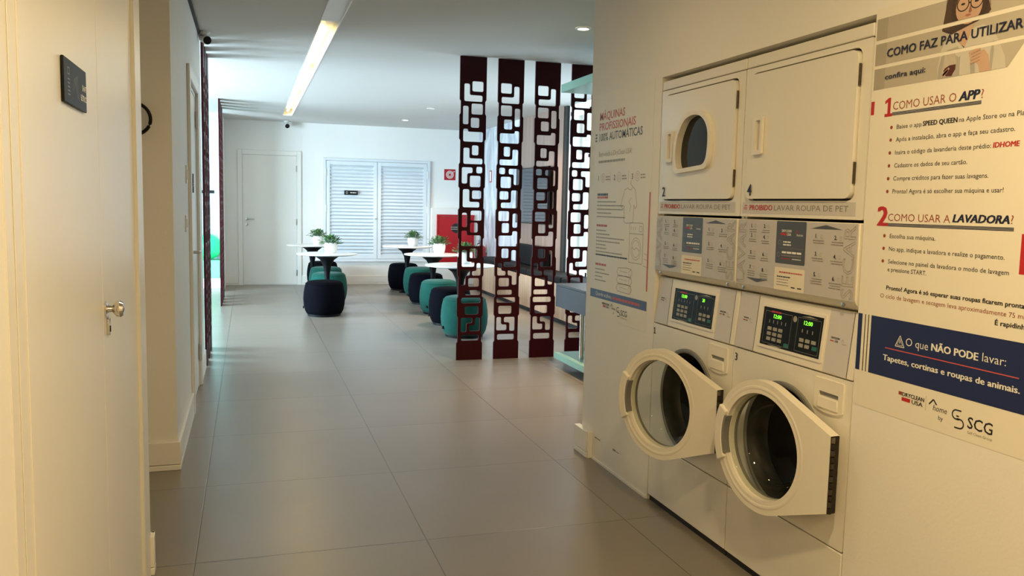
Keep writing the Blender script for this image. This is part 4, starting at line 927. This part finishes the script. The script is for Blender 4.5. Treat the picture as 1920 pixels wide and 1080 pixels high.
t.stroke([(.171, 1.009), (.189, 1.042), (.207, 1.009), (.171, 1.009)], .0022, y2, 0); t.stroke([(.178, 1.013), (.189, 1.034), (.200, 1.013), (.178, 1.013)], .0012, y2, 0); t.quad(.1878, .1902, 1.019, 1.028, y2, 0)
t.text('O que', .212, 1.0165, .023, .084, 0, y2, -.004); t.text('NÃO PODE', .307, 1.0185, .0205, .159, 0, y2, .04); t.text('lavar:', .478, 1.020, .0225, .072, 0, y2, -.004)
t.quad(.131, .590, .9955, .9985, y2, 1); t.text('Tapetes, cortinas e roupas de animais.', .125, .959, .0175, .471, 0, y2, .035)
t.build('band_lettering', [WHITEINK, PINKINK], rp, smooth=False)
t = MB(); logo(t, .197, .845, 1, 0, 1, 2, 3); t.build('logo_print', [INK, GREYINK, REDINK, BROWNINK], rp, smooth=False)

lp = thing('service_poster', 'narrow laundry service poster left of the machines with line drawings', 'poster', (XR, 4.35, 0), -90)
MB().box(.064, .757, -.0012, -.0002, .803, 2.006).build('poster_sheet', POSTER, lp); y1 = -.0018
t = MB(); t.text('MÁQUINAS', .126, 1.866, .0400, .314, 0, y1, .012); t.text('PROFISSIONAIS', .123, 1.810, .0400, .444, 0, y1, .012); t.mark(); t.text('100% AUTOMÁTICAS', .126, 1.755, .0400, .520, 1, y1, .012)
t.mark()
for q in range(3): t.quad(.072, .094, 1.754+.016*q, 1.764+.016*q, y1, 1)
t.build_marked('headline_lettering', [PINKINK, mat('slate_ink', (.075, .085, .12), .5, noise=.05)], lp)
t = MB(); t.text('Bem-vindo à DryClean USA!', .125, 1.672, .026, .41, 1, y1, -.003); t.mark(); t.greek(.122, .456, 1.638, .012, 1, y1, .3); t.mark()
for x, q in ((.127, '1'), (.329, '2'), (.543, '3')):
    t.text(q, x, 1.543, .026, None, 0, y1, .01); t.stroke([(x+.065+.022*math.cos(i*.42), 1.556+.024*math.sin(i*.42)) for i in range(16)], .0018, y1, 1); t.stroke([(x+.058, 1.545), (x+.058, 1.567), (x+.072, 1.567), (x+.072, 1.545), (x+.058, 1.545)], .0016, y1, 1)
    t.mark(); t.greek(x+.10, x+.15, 1.558, .007, 1, y1); t.greek(x+.10, x+.155, 1.544, .007, 1, y1); t.mark()
for x in (.285, .505): t.mark(); t.quad(x, x+.0018, 1.53, 1.585, y1, 1)
t.mark()
for z_, x1 in ((1.426, .368), (1.406, .46), (1.386, .45), (1.366, .31), (1.346, .483), (1.272, .25), (1.252, .30), (1.233, .48), (1.214, .43), (1.195, .25), (1.176, .26), (1.157, .46), (1.061, .25), (1.041, .31), (1.021, .22), (1.001, .269)): t.greek(.122, x1, z_, .0062, 1, y1, .35); t.mark()
t.greek(.122, .26, 1.462, .012, 0, y1, .3); t.mark(); t.greek(.122, .524, 1.139, .0075, 0, y1, .2)
for z_ in (1.447, 1.296, 1.085): t.mark(); t.greek(.122, .265, z_, .011, 2, y1, .3)
t.build_marked('body_lettering', [INK, mat('soft_grey_ink', (.36, .33, .28), .5, noise=.05), PINKINK], lp)
t = MB(); LW = .0032
t.stroke([(.505, 1.50), (.47, 1.49), (.424, 1.41), (.455, 1.392), (.468, 1.41), (.468, 1.33), (.49, 1.322), (.568, 1.325), (.575, 1.335), (.578, 1.415), (.592, 1.395), (.613, 1.41), (.588, 1.49), (.56, 1.505), (.545, 1.49), (.52, 1.49), (.505, 1.50)], LW, y1)
t.stroke([(.545, 1.54), (.53, 1.52), (.56, 1.505)], LW, y1); t.stroke([(.53, 1.38), (.545, 1.41), (.52, 1.43), (.545, 1.45)], LW*.7, y1)
t.stroke([(.541, 1.128), (.541, 1.318), (.548, 1.326), (.686, 1.326), (.692, 1.318), (.692, 1.134), (.684, 1.126), (.541, 1.128)], LW, y1); t.stroke([(.541, 1.272), (.692, 1.272)], LW, y1); t.stroke([(.65, 1.285), (.68, 1.285), (.68, 1.31), (.65, 1.31), (.65, 1.285)], LW*.8, y1)
for q in range(3): t.stroke([(.557+.025*q, 1.29), (.557+.025*q, 1.308)], LW, y1)
for r in (.042, .055): t.stroke([(.617+r*math.cos(i*2*PI/28), 1.198+r*math.sin(i*2*PI/28)) for i in range(29)], LW*.8, y1)
t.stroke([(.577, 1.205), (.60, 1.193), (.625, 1.205), (.655, 1.19)], LW*.8, y1)
t.stroke([(.71, 1.18), (.752, 1.175)], LW*.8, y1); t.stroke([(.71, 1.155), (.752, 1.15)], LW*.8, y1); t.stroke([(.705, 1.12), (.752, 1.115)], LW*.8, y1)
for q in range(3):
    z_ = 1.090-.042*q; t.stroke([(.42, z_), (.405, z_-.02), (.42, z_-.036), (.56, z_-.04), (.585, z_-.02), (.575, z_+.002), (.52, z_+.006), (.42, z_)], LW, y1); t.stroke([(.44, z_-.014), (.53, z_-.018)], LW*.6, y1); t.stroke([(.555, z_-.038), (.545, z_-.012), (.575, z_+.002)], LW*.7, y1)
t.stroke([(.575, 1.0), (.57, .98), (.58, .965)], LW*.7, y1)
t.build('line_drawings', LINEINK, lp, smooth=False)
MB().quad(.7435, .757, 1.0, 1.476, y1).build('red_stripe', PINKINK, lp, smooth=False)
MB().quad(.064, .7565, .905, .951, y1).build('blue_band', NAVY2, lp, smooth=False)
t = MB(); t.text('Quando acabou,', .14, .920, .020, .21, 0, -.0022, -.004); t.greek(.36, .68, .919, .014, 1, -.0022, .25); t.build('band_lettering', [WHITEINK, PINKINK], lp, smooth=False)
t = MB(); logo(t, .23, .857, .95, 0, 1, 2, 3); t.v = [(a, b_-.0008, c_) for a, b_, c_ in t.v]; t.build('logo_print', [INK, GREYINK, REDINK, BROWNINK], lp, smooth=False)
